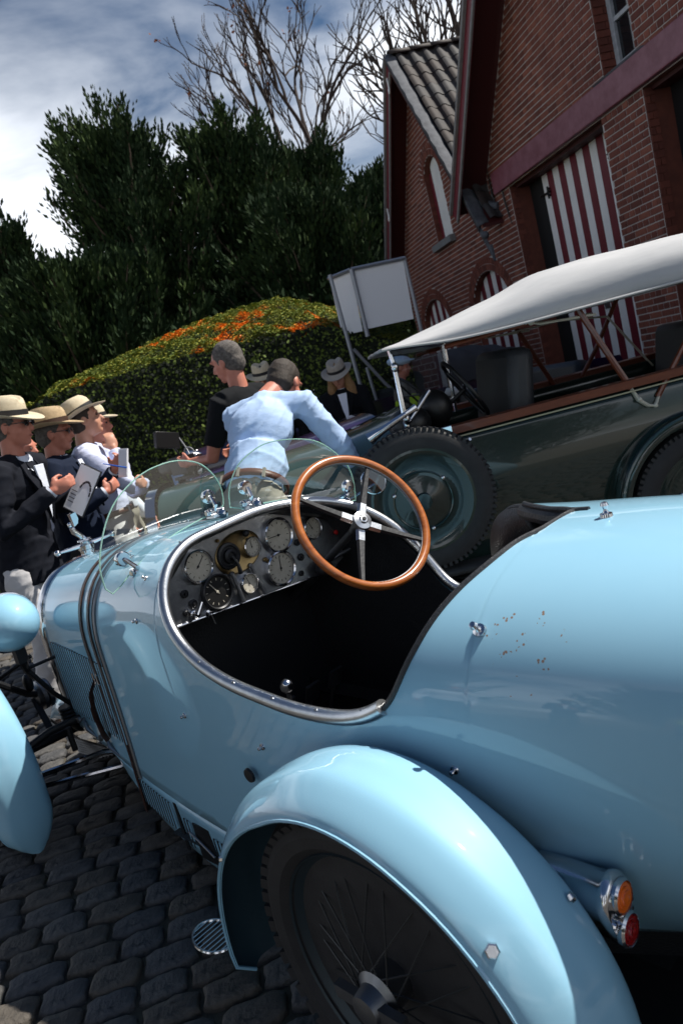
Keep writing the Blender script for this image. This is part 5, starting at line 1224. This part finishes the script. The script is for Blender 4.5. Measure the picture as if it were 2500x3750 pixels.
mb = MB(); c = Vector((-.42, -.42, 1.22)); mb.tube([c+Vector((math.sin(a)*.09, math.cos(a)*.19, math.sin(a)*.17)) for a in np.linspace(0, 2*PI, 40, endpoint=False)], .012, n=8, closed=True)
for a in (.3, 2.4, 4.5): mb.tube([c, c+Vector((math.sin(a)*.09, math.cos(a)*.19, math.sin(a)*.17))], .007)
mb.tube([c, c+Vector((.35, 0, -.2))], .013); obj('steering_wheel', mb, black, g)
def seatb(x, y, w, z0, z1, nm='seat'):
    mb = MB(); mb.box((x, y, (z0+z1)/2), (.14, w, z1-z0), Matrix.Rotation(R(-10), 3, 'Y')); mb.box((x+.26, y, z0+.02), (.5, w, .16)); obj(nm, mb, leather, g, bevel=.05)
seatb(-.66, -.62, .95, .80, 1.38); seatb(-1.9, -.67, 1.15, .80, 1.26)
mb = MB(); mb.box((-.9, -.67, .55), (2.9, 1.2, .04)); obj('floor', mb, black, g)
mb = MB(); mb.ell((-2.35, -.67, 1.10), (.35, .62, .14)); obj('hood_bag', mb, blackhood, g)
mb = MB(); mb.tube([(-.25, .0, .95), (-.30, .10, 1.00)], .009); mb.lathe([(.06, 0), (.058, -.01), (.03, -.03), (0, -.035)], (-.27, .12, 1.02), (-.9, .3, .1), n=20) if False else None
obj('door_check', mb, chrome, g)
# ================================================================== people
skin = M('skin', (.50, .26, .18), .5, c2=(.44, .21, .14), n=1, ns=18, bump=.05, bs=90); skinred = M('ruddy_skin', (.50, .20, .14), .5, c2=(.42, .15, .10), n=1, ns=18, bump=.05, bs=90)
navy = M('navy_wool', (.006, .007, .012), .85, c2=(.009, .011, .018), n=1, ns=30, bump=.35, bs=14, spec=.2); navy2 = M('blue_navy_wool', (.005, .010, .026), .85, bump=.35, bs=14, spec=.2)
shirtb = M('light_blue_shirt', (.34, .47, .70), .8, c2=(.40, .53, .75), n=1, ns=9, bump=.45, bs=12, stretch=(1, 1, 2.2)); shirtw = M('white_shirt', (.62, .66, .76), .8, bump=.45, bs=14, stretch=(1, 1, 2.0))
trw = M('white_trousers', (.56, .55, .56), .8, c2=(.48, .47, .48), n=1, ns=7, bump=.7, bs=9); trk = M('khaki_trousers', (.26, .24, .20), .8, bump=.6, bs=10); trd = M('dark_trousers', (.02, .02, .024), .8, bump=.5, bs=10)
polo = M('black_polo', (.006, .007, .009), .9, bump=.4, bs=14, spec=.2); straw = M('pale_straw', (.60, .52, .38), .8, c2=(.50, .42, .29), n=1, ns=60, bump=.4, bs=220); straw2 = M('tan_straw', (.46, .34, .20), .8, c2=(.36, .26, .15), n=1, ns=60, bump=.4, bs=220)
strawg = M('grey_straw', (.34, .31, .27), .8, bump=.3, bs=200); bandb = M('black_hat_band', (.012, .012, .015), .6); bandbr = M('brown_hat_band', (.045, .022, .014), .6)
hairg = M('grey_hair', (.055, .048, .044), .9, c2=(.14, .125, .115), n=2, ns=55, bump=.5, bs=160); haird = M('dark_brown_hair', (.018, .012, .009), .7, c2=(.035, .025, .018), n=1, ns=40, bump=.5, bs=160); hairbl = M('long_blond_hair', (.34, .20, .085), .6, c2=(.20, .105, .04), n=1, ns=18, stretch=(6, 6, 1), bump=.6, bs=40)
lens_d = M('dark_lens', (.01, .01, .012), .1, spec=.8); shoe = M('brown_shoe', (.05, .025, .015), .4); beltm = M('brown_belt', (.075, .024, .014), .45); eye = M('eye_dark', (.02, .015, .012), .3); lip = M('lip', (.32, .11, .09), .5)
def frame3(zv, yv):
    z = Vector(zv).normalized(); y = Vector(yv); y = (y-z*y.dot(z)).normalized(); x = y.cross(z); return Matrix((x, y, z)).transposed()
def remesh(mb, vox, sm=3):
    me = bpy.data.meshes.new('tmp'); me.from_pydata(mb.v, [], mb.f); bm = bmesh.new(); bm.from_mesh(me); bmesh.ops.remove_doubles(bm, verts=bm.verts, dist=1e-5); bmesh.ops.recalc_face_normals(bm, faces=bm.faces); bm.to_mesh(me); bm.free()
    o = bpy.data.objects.new('tmp', me); col.objects.link(o); m = o.modifiers.new('r', 'REMESH'); m.mode = 'VOXEL'; m.voxel_size = vox
    s_ = o.modifiers.new('s', 'SMOOTH'); s_.factor = .6; s_.iterations = sm
    dg = bpy.context.evaluated_depsgraph_get(); dg.update(); out = bpy.data.meshes.new_from_object(o.evaluated_get(dg)); bpy.data.objects.remove(o); bpy.data.meshes.remove(me)
    out.shade_smooth(); return out
def fold(me, amp, fr, seed, minz=-9):
    # press soft wrinkles into cloth
    n = len(me.vertices); co = np.empty(n*3, np.float32); me.vertices.foreach_get('co', co); co = co.reshape(-1, 3); no = np.empty(n*3, np.float32); me.vertices.foreach_get('normal', no); no = no.reshape(-1, 3)
    p = co*fr; w1 = np.sin(p[:, 2]*.75+1.9*np.sin(p[:, 0]*.5+seed)+1.6*np.sin(p[:, 1]*.45+seed*2)); w2 = np.sin(p[:, 2]*1.25-p[:, 0]*.9+p[:, 1]*.8+1.2*np.sin(p[:, 2]*.6+seed)+seed*3); w = (1-np.abs(w1))**1.8*1.1+(1-np.abs(w2))**2*.8-.55
    co += no*(w*amp)[:, None]; me.vertices.foreach_set('co', co.ravel()); me.update()
def mobj(name, me, m, parent, loc=(0, 0, 0)):
    me.name = name; me.materials.clear(); me.materials.append(m); return link(name, me, parent, loc)
def hand(mb, w, d, pn, side, curl=.9, k=1.):
    # palm, four unequal curled fingers and a thumb leaving the side near the wrist
    d = Vector(d).normalized(); pn = Vector(pn); pn = (pn-d*pn.dot(d)).normalized(); sv = d.cross(pn)*side; w = Vector(w)
    mb.tube([w-d*.02, w+d*.02*k, w+d*.05*k, w+d*.085*k], [.026*k, .032*k, .038*k, .034*k], n=10, sq=.55 if False else None) if False else None
    Rm = Matrix((sv, pn, d)).transposed(); mb.ell(w+d*.045*k, (.040*k, .017*k, .056*k), Rm, n=14, k=8); mb.tube([w-d*.03, w+d*.02], [.026*k, .024*k], n=10)
    for i, (o_, L_) in enumerate(((-.027, .066), (-.009, .078), (.009, .073), (.026, .058))):
        b = w+d*.085*k+sv*o_*k; p = [w+d*.05*k+sv*o_*k*.9, b]; dd = d.copy(); a = 0
        for q, f in enumerate((.42, .33, .25)): a += curl*(.75 if q == 0 else .85); dd = (d*math.cos(a)+pn*math.sin(a)).normalized(); p.append(p[-1]+dd*L_*f*k)
        mb.tube(p, [.0085*k, .0092*k, .0085*k, .0078*k, .0065*k], n=8)
    t0 = w+d*.015*k-sv*.026*k; mb.tube([t0, t0+(-sv*.9+d*.8+pn*.3).normalized()*.036*k, t0+(-sv*.6+d*1.2+pn*.7).normalized()*.066*k, t0+(-sv*.2+d*1.1+pn*1.0).normalized()*.085*k], [.013*k, .0115*k, .010*k, .0075*k], n=8)
STD = dict(pelvis=(0, 0, .96), chest=(.0, 0, 1.30), neck=(-.01, 0, 1.49), head=(.025, 0, 1.655), shL=(-.01, .19, 1.435), shR=(-.01, -.19, 1.435), elL=(-.03, .25, 1.13), elR=(-.03, -.25, 1.13), wrL=(.10, .24, .90), wrR=(.10, -.24, .90),
           hipL=(0, .09, .92), hipR=(0, -.09, .92), knL=(.02, .11, .50), knR=(.02, -.11, .50), anL=(-.03, .12, .08), anR=(-.03, -.12, .08), look=(1, 0, -.05), hdL=None, hdR=None)
def person(label, s, n, face, H, pose, top, topm, legm, hat=None, hair=haird, skinm=skin, glasses=None, vox=.011, belt=False, shirt_in=None, sleeve='long', group='people in the yard', bald=False, jacket=False, wr=.003, longhair=False, palm=None, seed=1.):
    e = empty('person', Y(s, n, 0), YA-math.atan2(face[1], face[0]), label, 'person', group); k = H/1.80
    J = {a: (Vector(b)*k if b is not None and a not in ('look',) else b) for a, b in {**STD, **pose}.items()}
    for h_ in ('hdL', 'hdR'):
        if J[h_] is not None: J[h_] = J[h_]/k
    pv, ch, nk, hd = J['pelvis'], J['chest'], J['neck'], J['head']; lv_ = (J['shL']-J['shR']).normalized(); look = Vector(J['look']).normalized()
    Fh = frame3(Vector((0, 0, 1))-look*look.z*.999 if abs(look.z) < .9 else Vector((1, 0, 0)), look.cross(Vector((0, 0, 1)))*-1); 
    xh = look; yh = Vector((0, 0, 1)).cross(look).normalized(); zh = xh.cross(yh); Fh = Matrix((xh, yh, zh)).transposed()
    hp = lambda x, y, z: hd+Fh @ Vector((x*k, y*k, z*k))
    mb = MB(); mb.ell(hp(-.008, 0, .028), (.098*k, .076*k, .095*k), Fh, 18, 12); mb.ell(hp(.022, 0, -.035), (.068*k, .062*k, .080*k), Fh, 16, 10); mb.ell(hp(.058, 0, -.088), (.026*k, .028*k, .022*k), Fh)
    mb.tube([hp(.078, 0, .025), hp(.098, 0, -.008), hp(.108, 0, -.025), hp(.088, 0, -.034)], [.010*k, .012*k, .0155*k, .010*k], n=8); mb.ell(hp(.082, 0, -.058), (.013*k, .024*k, .010*k), Fh); mb.ell(hp(.078, .03, .032), (.018*k, .03*k, .010*k), Fh); mb.ell(hp(.078, -.03, .032), (.018*k, .03*k, .010*k), Fh)
    for s_ in (1, -1): mb.ell(hp(-.005, s_*.078, -.008), (.018*k, .009*k, .032*k), Fh); mb.ell(hp(.05, s_*.042, -.03), (.026*k, .022*k, .028*k), Fh)
    mb.tube([hd+(hd-nk)*-.25+Fh @ Vector((-.02*k, 0, 0)), nk, nk-(nk-ch)*.25], [.056*k, .060*k, .075*k], n=14)
    sp = (nk-pv).normalized(); Ft = frame3(sp, lv_)
    # torso and limbs of the body itself
    mb.ell(ch+sp*.03, (.10*k, .155*k, .17*k), Ft); mb.ell((ch+pv)/2, (.095*k, .135*k, .18*k), Ft); mb.ell(pv, (.10*k, .145*k, .12*k), Ft)
    for S in 'LR':
        mb.tube([nk+(J['sh'+S]-nk)*.3-sp*.04, J['sh'+S], J['el'+S], J['wr'+S]], [.06*k, .056*k, .042*k, .026*k], n=12); mb.tube([J['hip'+S], J['kn'+S], J['an'+S]], [.080*k, .055*k, .036*k], n=12)
        s_ = 1 if S == 'L' else -1; d = J['hd'+S] if J['hd'+S] is not None else (J['wr'+S]-J['el'+S]); pn = (palm or {}).get(S, Vector((-.2, -s_*1, 0)) if d[2] < -.3 else Vector((-.3, -s_*.8, .1)))
        hand(mb, J['wr'+S]+Vector(d).normalized()*.01, d, pn, s_, .75, k)
        mb.ell(J['an'+S]+Vector((.06*k, 0, -.04*k)), (.11*k, .04*k, .035*k))
    mobj('body', remesh(mb, vox*.72, 2), skinm, e)
    for s_ in (1, -1): mb = MB(); mb.ell(hp(.083, s_*.031, .010), (.008*k, .014*k, .006*k), Fh, 10, 6); obj('eye', mb, eye, e)
    mb = MB(); mb.ell(hp(.092, 0, -.058), (.006*k, .020*k, .0045*k), Fh, 10, 6); obj('lips', mb, lip, e)
    # trousers
    mb = MB(); 
    for S in 'LR': mb.tube([J['hip'+S]+(pv-J['hip'+S])*.3, J['hip'+S]-Vector((0, 0, .08*k)) if J['kn'+S].z < J['hip'+S].z-.2*k else J['hip'+S], J['kn'+S], J['an'+S]+Vector((0, 0, -.02*k))], [.105*k, .108*k, .078*k, .068*k], n=16)
    mb.ell(pv, (.120*k, .165*k, .115*k), Ft); mb.tube([pv, pv+sp*.09*k], [.135*k, .130*k], n=20)
    me = remesh(mb, vox, 3); fold(me, wr*1.4, 24, seed); mobj('trousers', me, legm, e)
    for S in 'LR':
        mb = MB(); a = J['an'+S]; mb.ell(a+Vector((.065*k, 0, -.045*k)), (.135*k, .048*k, .036*k)); mb.ell(a+Vector((-.01, 0, -.02*k)), (.055*k, .045*k, .055*k)); obj('shoe', mb, shoe, e)
    # top garment
    mb = MB(); t = .018 if not jacket else .030; mb.ell(ch+sp*.035*k, ((.118+t*.7)*k, (.165+t)*k, .185*k), Ft, 20, 12); mb.ell(ch*.45+pv*.55, ((.118+t*.8)*k, (.148+t)*k, .20*k), Ft, 20, 12); mb.tube([nk-sp*.015*k, nk-sp*.07*k], [.085*k, .10*k], n=16)
    mb.tube([J['shL'], nk-sp*.045*k, J['shR']], [.066*k, .078*k, .066*k], n=16)
    if jacket: mb.tube([pv+sp*.12*k, pv-Vector((0, 0, .02*k)), pv-Vector((0, 0, .15*k))], [.155*k, .172*k, .178*k], n=22)
    else: mb.tube([ch-sp*.1*k, pv+sp*.055*k], [.140*k, .140*k], n=22)
    for S in 'LR':
        a, b, c_ = J['sh'+S], J['el'+S], J['wr'+S]; inn = nk+(a-nk)*.55-sp*.06*k
        if sleeve == 'long': mb.tube([inn, a, a.lerp(b, .5), b, b.lerp(c_, .55), c_], [.075*k, (.068+t*.4)*k, (.060+t*.4)*k, (.052+t*.35)*k, (.046+t*.3)*k, (.038+t*.3)*k], n=16)
        else: mb.tube([inn, a, a.lerp(b, .75)], [.075*k, .070*k, .064*k], n=16)
    me = remesh(mb, vox, 3); fold(me, wr, 30, seed+1); mobj(top, me, topm, e)
    if belt:
        mb = MB(); c0 = pv+sp*.065*k; mb.grid([[c0+Ft @ Vector((.146*k*math.cos(a), .168*k*math.sin(a), h)) for a in np.linspace(0, 2*PI, 40, endpoint=False)] for h in (-.018, .018)], closej=True); o = obj('belt', mb, beltm, e); q = o.modifiers.new('t', 'SOLIDIFY'); q.thickness = .008; q.offset = 1
        for a in (.5, -.5, 2.4, -2.4, 3.14): p = c0+Ft @ Vector((.152*k*math.cos(a), .174*k*math.sin(a), 0)); mb = MB(); mb.box(p, (.014, .014, .05), Ft); obj('belt_loop', mb, legm, e)
    if shirt_in is not None:
        mb = MB(); mb.tube([nk+sp*.01*k, nk-sp*.02*k], [.070*k, .088*k], n=18)
        for s_ in (1, -1): mb.plate([nk+Ft @ Vector((.055*k, s_*.012*k, -.02*k)), nk+Ft @ Vector((.045*k, s_*.06*k, .015*k)), nk+Ft @ Vector((.095*k, s_*.065*k, -.05*k)), nk+Ft @ Vector((.11*k, s_*.02*k, -.07*k))], Ft @ Vector((.006, 0, 0)))
        mb.plate([nk+Ft @ Vector((.128*k, -.045*k, -.04*k)), nk+Ft @ Vector((.128*k, .045*k, -.04*k)), nk+Ft @ Vector((.163*k, .028*k, -.20*k)), nk+Ft @ Vector((.172*k, .0, -.36*k)), nk+Ft @ Vector((.163*k, -.028*k, -.20*k))], Ft @ Vector((.008, 0, 0))); obj('shirt', mb, shirt_in, e)
        for s_ in (1, -1):
            mb = MB(); mb.plate([nk+Ft @ Vector((.05*k, s_*.075*k, .0)), nk+Ft @ Vector((.115*k, s_*.10*k, -.09*k)), nk+Ft @ Vector((.160*k, s_*.075*k, -.17*k)), nk+Ft @ Vector((.180*k, s_*.004, -.36*k)), nk+Ft @ Vector((.150*k, s_*.038*k, -.12*k)), nk+Ft @ Vector((.08*k, s_*.05*k, -.02*k))], Ft @ Vector((.010, 0, 0))); obj('lapel', mb, topm, e, smooth=False)
        for S in 'LR':
            d = (J['wr'+S]-J['el'+S]).normalized(); mb = MB(); mb.tube([J['wr'+S]-d*.02, J['wr'+S]+d*.012], .036*k, n=14, caps=False); obj('cuff', mb, shirt_in, e)
    # hair
    if not bald:
        mb = MB(); mb.ell(hp(-.020, 0, .036), (.100*k, .083*k, .098*k), Fh, 22, 14); mb.ell(hp(-.048, 0, -.01), (.070*k, .076*k, .080*k), Fh, 16, 10)
        if longhair:
            for s_ in (1, -1): mb.tube([hp(-.01, s_*.06, .05), hp(.01, s_*.085, -.05), hp(.03, s_*.10, -.17), hp(.05, s_*.115, -.30), hp(.045, s_*.10, -.42)], [.05*k, .045*k, .055*k, .05*k, .02*k], n=10)
            mb.tube([hp(-.06, 0, .0), hp(-.08, 0, -.2), hp(-.08, 0, -.36)], [.09*k, .10*k, .05*k], n=12)
        me = remesh(mb, vox*.8, 1); fold(me, .002 if not longhair else .006, 60 if not longhair else 34, seed); mobj('hair', me, hair, e)
    if glasses is not None:
        mb = MB()
        for s_ in (1, -1): mb.ell(hp(.098, s_*.032, .008), (.004*k, .025*k, .018*k), Fh, 14, 8); mb.tube([hp(.095, s_*.055, .014), hp(.0, s_*.082, .012)], .0025, n=5)
        mb.tube([hp(.10, -.012, .014), hp(.10, .012, .014)], .003, n=5); obj('glasses', mb, glasses, e)
    if hat:
        hm_, bm_, tilt, hs = hat[:4]; tf = Matrix.Rotation(R(tilt), 3, 'Y'); F2 = Fh @ tf; c0 = hd+Fh @ Vector((-.012*k, 0, .052*k))
        hh = empty('hat', c0, 0, parent=e); q = lambda x, y, z: F2 @ Vector((x*k*hs, y*k*hs, z*k*hs))
        mb = MB(); N_ = 40; rows = []
        for r_, z_ in ((1.0, 0.0), (1.25, -.006), (1.5, -.008), (1.72, -.002), (1.74, .002), (1.5, -.003), (1.25, 0), (1.0, .006)):
            rows.append([q(.100*r_*math.cos(a)*(1.02), .088*r_*math.sin(a), z_+(.020*abs(math.sin(a))**2-.022*max(0, math.cos(a))-.004*max(0, -math.cos(a)))*(r_-1)/.72) for a in np.linspace(0, 2*PI, N_, endpoint=False)])
        mb.grid(rows, closej=True); obj('brim', mb, hm_, hh)
        mb = MB(); rows = []
        for r_, z_ in ((1.0, 0), (1.0, .035), (.97, .07), (.92, .095), (.80, .108), (.55, .106), (.25, .098), (.0, .095)):
            rows.append([q(.100*r_*math.cos(a)-.004, .088*r_*math.sin(a)*(1-.16*max(0, math.cos(a))*(z_/.1)), z_-(.022*max(0, 1-abs(math.sin(a)*r_)*2.2) if z_ > .09 else 0)-.010*max(0, math.cos(a))*(z_/.1)) for a in np.linspace(0, 2*PI, N_, endpoint=False)])
        mb.grid(rows, closej=True); obj('crown', mb, hm_, hh)
        mb = MB(); mb.grid([[q(.1025*math.cos(a)-.002, .0905*math.sin(a), z_) for a in np.linspace(0, 2*PI, N_, endpoint=False)] for z_ in (.002, .018, .034)], closej=True); obj('band', mb, bm_, hh)
    return e, J, k
# the four men on the left
p1 = dict(elR=(.10, -.26, 1.14), wrR=(.34, -.15, 1.27), elL=(.10, .25, 1.14), wrL=(.34, .10, 1.20), hdR=(.8, .35, .25), hdL=(.7, -.5, .1), look=(1, .02, -.10), head=(.17, 0, 1.65), neck=(.12, 0, 1.49), chest=(.07, 0, 1.30), shL=(.11, .19, 1.435), shR=(.11, -.19, 1.435), anL=(-.06, .12, .08), anR=(-.08, -.12, .08))
e1, J1, k1 = person('man in dark jacket and white trousers at the left edge, straw hat with black band', 4.25, -1.16, (-.28, .96), 1.80, p1, 'jacket', navy, trw, (straw, bandb, 4, 1.05), hairg, skinred, lens_d, jacket=True, shirt_in=shirtw, vox=.010, seed=1.3, wr=.004)
p2 = dict(elR=(.02, -.25, 1.14), wrR=(.24, -.14, 1.22), elL=(.05, .25, 1.16), wrL=(.28, .10, 1.32), hdR=(.6, .5, .3), hdL=(.5, -.2, .6), look=(1, .0, -.12), head=(.03, 0, 1.64))
e2, J2, k2 = person('man in navy jacket writing notes, tan straw hat with brown band', 4.62, -.91, (-.10, 1.0), 1.72, p2, 'jacket', navy2, trd, (straw2, bandbr, -6, 1.10), hairg, skinred, M('thin_glasses', (.05, .05, .06), .2), jacket=True, shirt_in=shirtw, vox=.010, seed=2.1, wr=.004)
p3 = dict(elR=(.20, -.19, 1.17), wrR=(.15, -.06, 1.42), elL=(.16, .20, 1.10), wrL=(.26, -.02, 1.16), hdR=(-.1, .25, 1.0), hdL=(.2, -1, .1), look=(1, .12, .10), head=(.02, 0, 1.655), chest=(-.03, 0, 1.30), neck=(-.03, 0, 1.49), knR=(.10, -.10, .50), anR=(.14, -.12, .08))
e3, J3, k3 = person('man in light shirt and white trousers with hand at his chin', 4.95, -.76, (-.05, 1.0), 1.75, p3, 'shirt', M('pale_lilac_shirt', (.50, .54, .72), .8, bump=.45, bs=13, stretch=(1, 1, 2.2)), trw, (straw, bandb, -14, 1.0), haird, skin, vox=.010, belt=True, seed=3.3, wr=.004)
mb = MB(); d = (J3['wrR']-J3['elR']).normalized(); mb.tube([J3['wrR']-d*.03, J3['wrR']-d*.012], .033, n=14); obj('wristband', mb, M('pink_wristband', (.75, .05, .22), .5), e3)
e4, _, _ = person('man behind the hand-on-chin man, only hat and face showing', 5.35, -.76, (-.25, 1.0), 1.70, dict(look=(1, .05, -.05)), 'shirt', shirtw, trk, (straw, bandb, -4, .98), haird, skinred, vox=.016)
e5, _, _ = person('man glimpsed between the two jacketed men', 5.5, -1.30, (-.4, 1.0), 1.66, {}, 'shirt', shirtw, trd, None, haird, skinred, vox=.016)
# papers and pens: held, so things of their own
paperm = M('white_paper', (.70, .70, .74), .6); ink = M('black_ink', (.02, .02, .03), .6); card = M('dark_card', (.03, .03, .035), .6)
F1p = Matrix.Rotation(e1.rotation_euler.z, 4, 'Z')
def held(name, label, cat, e, local, rot, build, m):
    mb = MB(); build(mb); o = obj(name, mb, m, None, smooth=False); o.location = e.location+Matrix.Rotation(e.rotation_euler.z, 3, 'Z') @ Vector(local); o.rotation_euler = (Matrix.Rotation(e.rotation_euler.z, 3, 'Z') @ rot).to_euler(); return tag(o, label, cat)
def pad(mb):
    mb.box((0, 0, -.004), (.19, .26, .005), mi=1); mb.box((0, 0, 0), (.175, .245, .003), mi=0)
    for a in np.linspace(.2, 2.6, 7): mb.box((.03+.05*math.cos(a), -.02+.07*math.sin(a), .0025), (.012, .022, .0012), Matrix.Rotation(a, 3, 'Z'), mi=2)
    for i in range(4): mb.box((-.05, -.08+.02*i, .0025), (.05, .004, .001), mi=2)
held('clipboard', 'white sheet on a dark clipboard held by the man at the left edge', 'clipboard', e1, (.47, -.08, 1.24), frame3((-.35, -.80, .50), (.55, .2, .8)), pad, [paperm, card, ink])
held('notepad', 'small white notepad held by the man in the navy jacket', 'notepad', e2, (.36, .0, 1.30), frame3((-.3, -.9, .3), (.2, .1, 1)), lambda mb: (mb.box((0, 0, 0), (.06, .17, .012)), mb.box((.0, 0, .008), (.055, .16, .003))), [paperm])
held('pen', 'blue pen in the hand of the man in the navy jacket', 'pen', e2, (.33, -.10, 1.30), frame3((.9, -.1, -.4), (0, 1, 0)), lambda mb: mb.tube([(0, 0, -.07), (0, 0, .07)], [.003, .005]), [M('blue_pen', (.02, .10, .45), .3)])
# man in black polo with a camera on a rig
p6 = dict(elR=(.10, -.26, 1.16), wrR=(.30, -.20, 1.10), elL=(.16, .22, 1.12), wrL=(.42, .16, 1.12), hdL=(.9, .1, .1), hdR=(.9, .2, 0), look=(1, .25, -.15), head=(.03, 0, 1.66))
e6, J6, k6 = person('man in black polo shirt seen from behind, operating a camera', 4.88, .24, (.72, -.69), 1.88, p6, 'polo_shirt', polo, trd, None, hairg, skinred, vox=.011, sleeve='short', seed=4.)
cm_ = MB(); w_ = np.array(Y(4.7, 0, 0))
camr = empty('film_camera', e6.location+Matrix.Rotation(e6.rotation_euler.z, 3, 'Z') @ Vector((.58, .12, 1.16)), e6.rotation_euler.z, 'black film camera rig with monitor held by the man in the black polo', 'camera')
mb = MB(); mb.box((0, 0, 0), (.16, .10, .12)); mb.lathe([(.045, 0), (.05, .05), (.04, .14), (0, .14)], (.08, 0, 0), (1, 0, 0), n=18); mb.box((0, 0, -.09), (.22, .03, .02)); mb.tube([(-.10, 0, -.08), (-.14, 0, .02)], .014); obj('camera_body', mb, black, camr)
mb = MB(); mb.box((.02, .06, .19), (.03, .20, .11), Matrix.Rotation(R(14), 3, 'X')); mb.tube([(0, 0, .06), (.02, .03, .15)], .008); obj('monitor', mb, black, camr, bevel=.004)
mb = MB(); mb.tube(smoothpath([(.04, -.05, .18), (.10, -.10, .22), (.08, -.14, .10), (.02, -.10, .02), (0, -.05, 0)], 5), .005, n=6); mb.tube([Vector((.03+.055*math.cos(a), -.11, .05+.055*math.sin(a))) for a in np.linspace(0, 2*PI, 20, endpoint=False)], .004, n=5, closed=True); obj('cable', mb, M('grey_cable', (.3, .31, .33), .5), camr)
mb = MB(); mb.tube([(0, 0, -.1), (0, 0, -.24)], [.012, .018]); mb.box((0, 0, -.26), (.06, .05, .06)); obj('gimbal', mb, steel, camr)
# man in the blue shirt bending over the bonnet
p7 = dict(pelvis=(-.05, 0, .97), chest=(.19, 0, 1.25), neck=(.37, 0, 1.42), head=(.52, -.05, 1.47), shL=(.34, .20, 1.37), shR=(.34, -.21, 1.35), elL=(.45, .25, 1.10), elR=(.42, -.33, 1.08), wrL=(.56, .20, .88), wrR=(.55, -.34, .84), hipL=(-.05, .09, .94), hipR=(-.05, -.09, .94), knL=(-.02, .12, .50), knR=(-.06, -.12, .50), anL=(-.05, .13, .08), anR=(-.12, -.13, .08), look=(.80, -.06, -.60), hdL=(.4, 0, -.9), hdR=(.4, 0, -.9))
e7, J7, k7 = person('man in light blue shirt and brown belt bending forward', 3.72, .13, (.84, .54), 1.84, p7, 'shirt', shirtb, trk, None, haird, skinred, vox=.009, belt=True, seed=5.2, wr=.006)
# people farther back
e8, _, _ = person('man in grey straw hat half hidden behind the blue-shirted man', 7.0, .60, (-.9, -.3), 1.76, dict(look=(1, .2, -.2)), 'shirt', polo, trd, (straw, bandb, 2, 1.0), haird, skin, vox=.016)
p9 = dict(elR=(.08, -.24, 1.12), wrR=(.28, -.10, 1.10), elL=(.08, .24, 1.12), wrL=(.28, .08, 1.10), hdR=(.8, .4, 0), hdL=(.8, -.4, 0), look=(1, -.15, -.32), head=(.05, 0, 1.63))
e9, J9, _ = person('smiling woman with long blond hair, grey straw hat and black jacket', 6.85, 1.26, (-.95, -.25), 1.63, p9, 'jacket', polo, trd, (strawg, bandb, 4, 1.06), hairbl, skin, vox=.012, jacket=True, shirt_in=shirtw, longhair=True, seed=6.)
held('folder', 'purple folder in the hands of the blond woman', 'folder', e9, (.30, .0, .995), frame3((.4, 0, .9), (0, 1, 0)), lambda mb: mb.box((0, 0, 0), (.22, .32, .015)), [M('purple_folder', (.10, .03, .22), .6)])
e10, _, _ = person('man in pale blue flat cap behind the windscreen post', 6.95, 1.86, (-.3, 1.0), 1.53, dict(look=(1, 0, -.1)), 'waistcoat', M('beige_jacket', (.16, .15, .13), .8), trd, None, haird, skinred, vox=.014)
hd = Vector(STD['head'])*1.53/1.8
mb = MB(); mb.ell(hd+Vector((-.005, 0, .06)), (.115, .095, .052), Matrix.Rotation(R(8), 3, 'Y'), 20, 10); mb.ell(hd+Vector((.09, 0, .045)), (.06, .065, .012)); obj('flat_cap', mb, M('pale_blue_cap', (.36, .48, .62), .8), e10)
mb = MB(); mb.ell((.01, -.02, 1.0), (.135, .19, .20)); obj('vest', mb, M('lime_vest', (.50, .72, .03), .7), e10)
p11 = dict(pelvis=(-.15, 0, .52), chest=(.05, 0, .80), neck=(.16, 0, .95), head=(.25, 0, 1.07), shL=(.12, .19, .90), shR=(.12, -.19, .90), elL=(.25, .24, .66), elR=(.25, -.24, .66), wrL=(.42, .16, .58), wrR=(.42, -.16, .58), hipL=(-.15, .09, .49), hipR=(-.15, -.09, .49), knL=(.27, .14, .52), knR=(.27, -.14, .52), anL=(.0, .14, .08), anR=(.0, -.14, .08), look=(1, .1, -.3))
e11, J11, k11 = person('person in white cap sitting low in the dark purple car', 5.75, 1.72, (-.2, 1.0), 1.80, p11, 'shirt', polo, trd, None, haird, skinred, vox=.014)
hd = J11['head']; mb = MB(); mb.ell(hd+Vector((-.01, 0, .055)), (.108, .090, .065), None, 20, 10); mb.ell(hd+Vector((.10, 0, .03)), (.06, .06, .010)); obj('cap', mb, M('white_cap', (.60, .58, .56), .8), e11)

def copy_person(src, s, n, face, label):
    c = src.copy(); col.objects.link(c); c.location = Y(s, n, 0); c.rotation_euler = (0, 0, YA-math.atan2(face[1], face[0])); c['label'] = label
    for ch in list(src.children):
        d = ch.copy(); col.objects.link(d); d.parent = c
        for g_ in list(ch.children): q = g_.copy(); col.objects.link(q); q.parent = d
    return c
copy_person(e5, 1.2, -3.3, (.1, 1), 'unseen spectator added for reflections on the near side of the blue car, nearest its nose')  # unseen bystanders added to darken the reflections along the car's side
copy_person(e2, -.1, -3.5, (.2, 1), 'unseen spectator in navy jacket added for reflections on the near side of the blue car')
copy_person(e10, -1.3, -3.0, (.4, 1), 'unseen spectator in flat cap added for reflections on the near side of the blue car')
copy_person(e6, -2.3, -1.8, (.8, .6), 'unseen spectator in black polo shirt added behind the photographer for reflections')
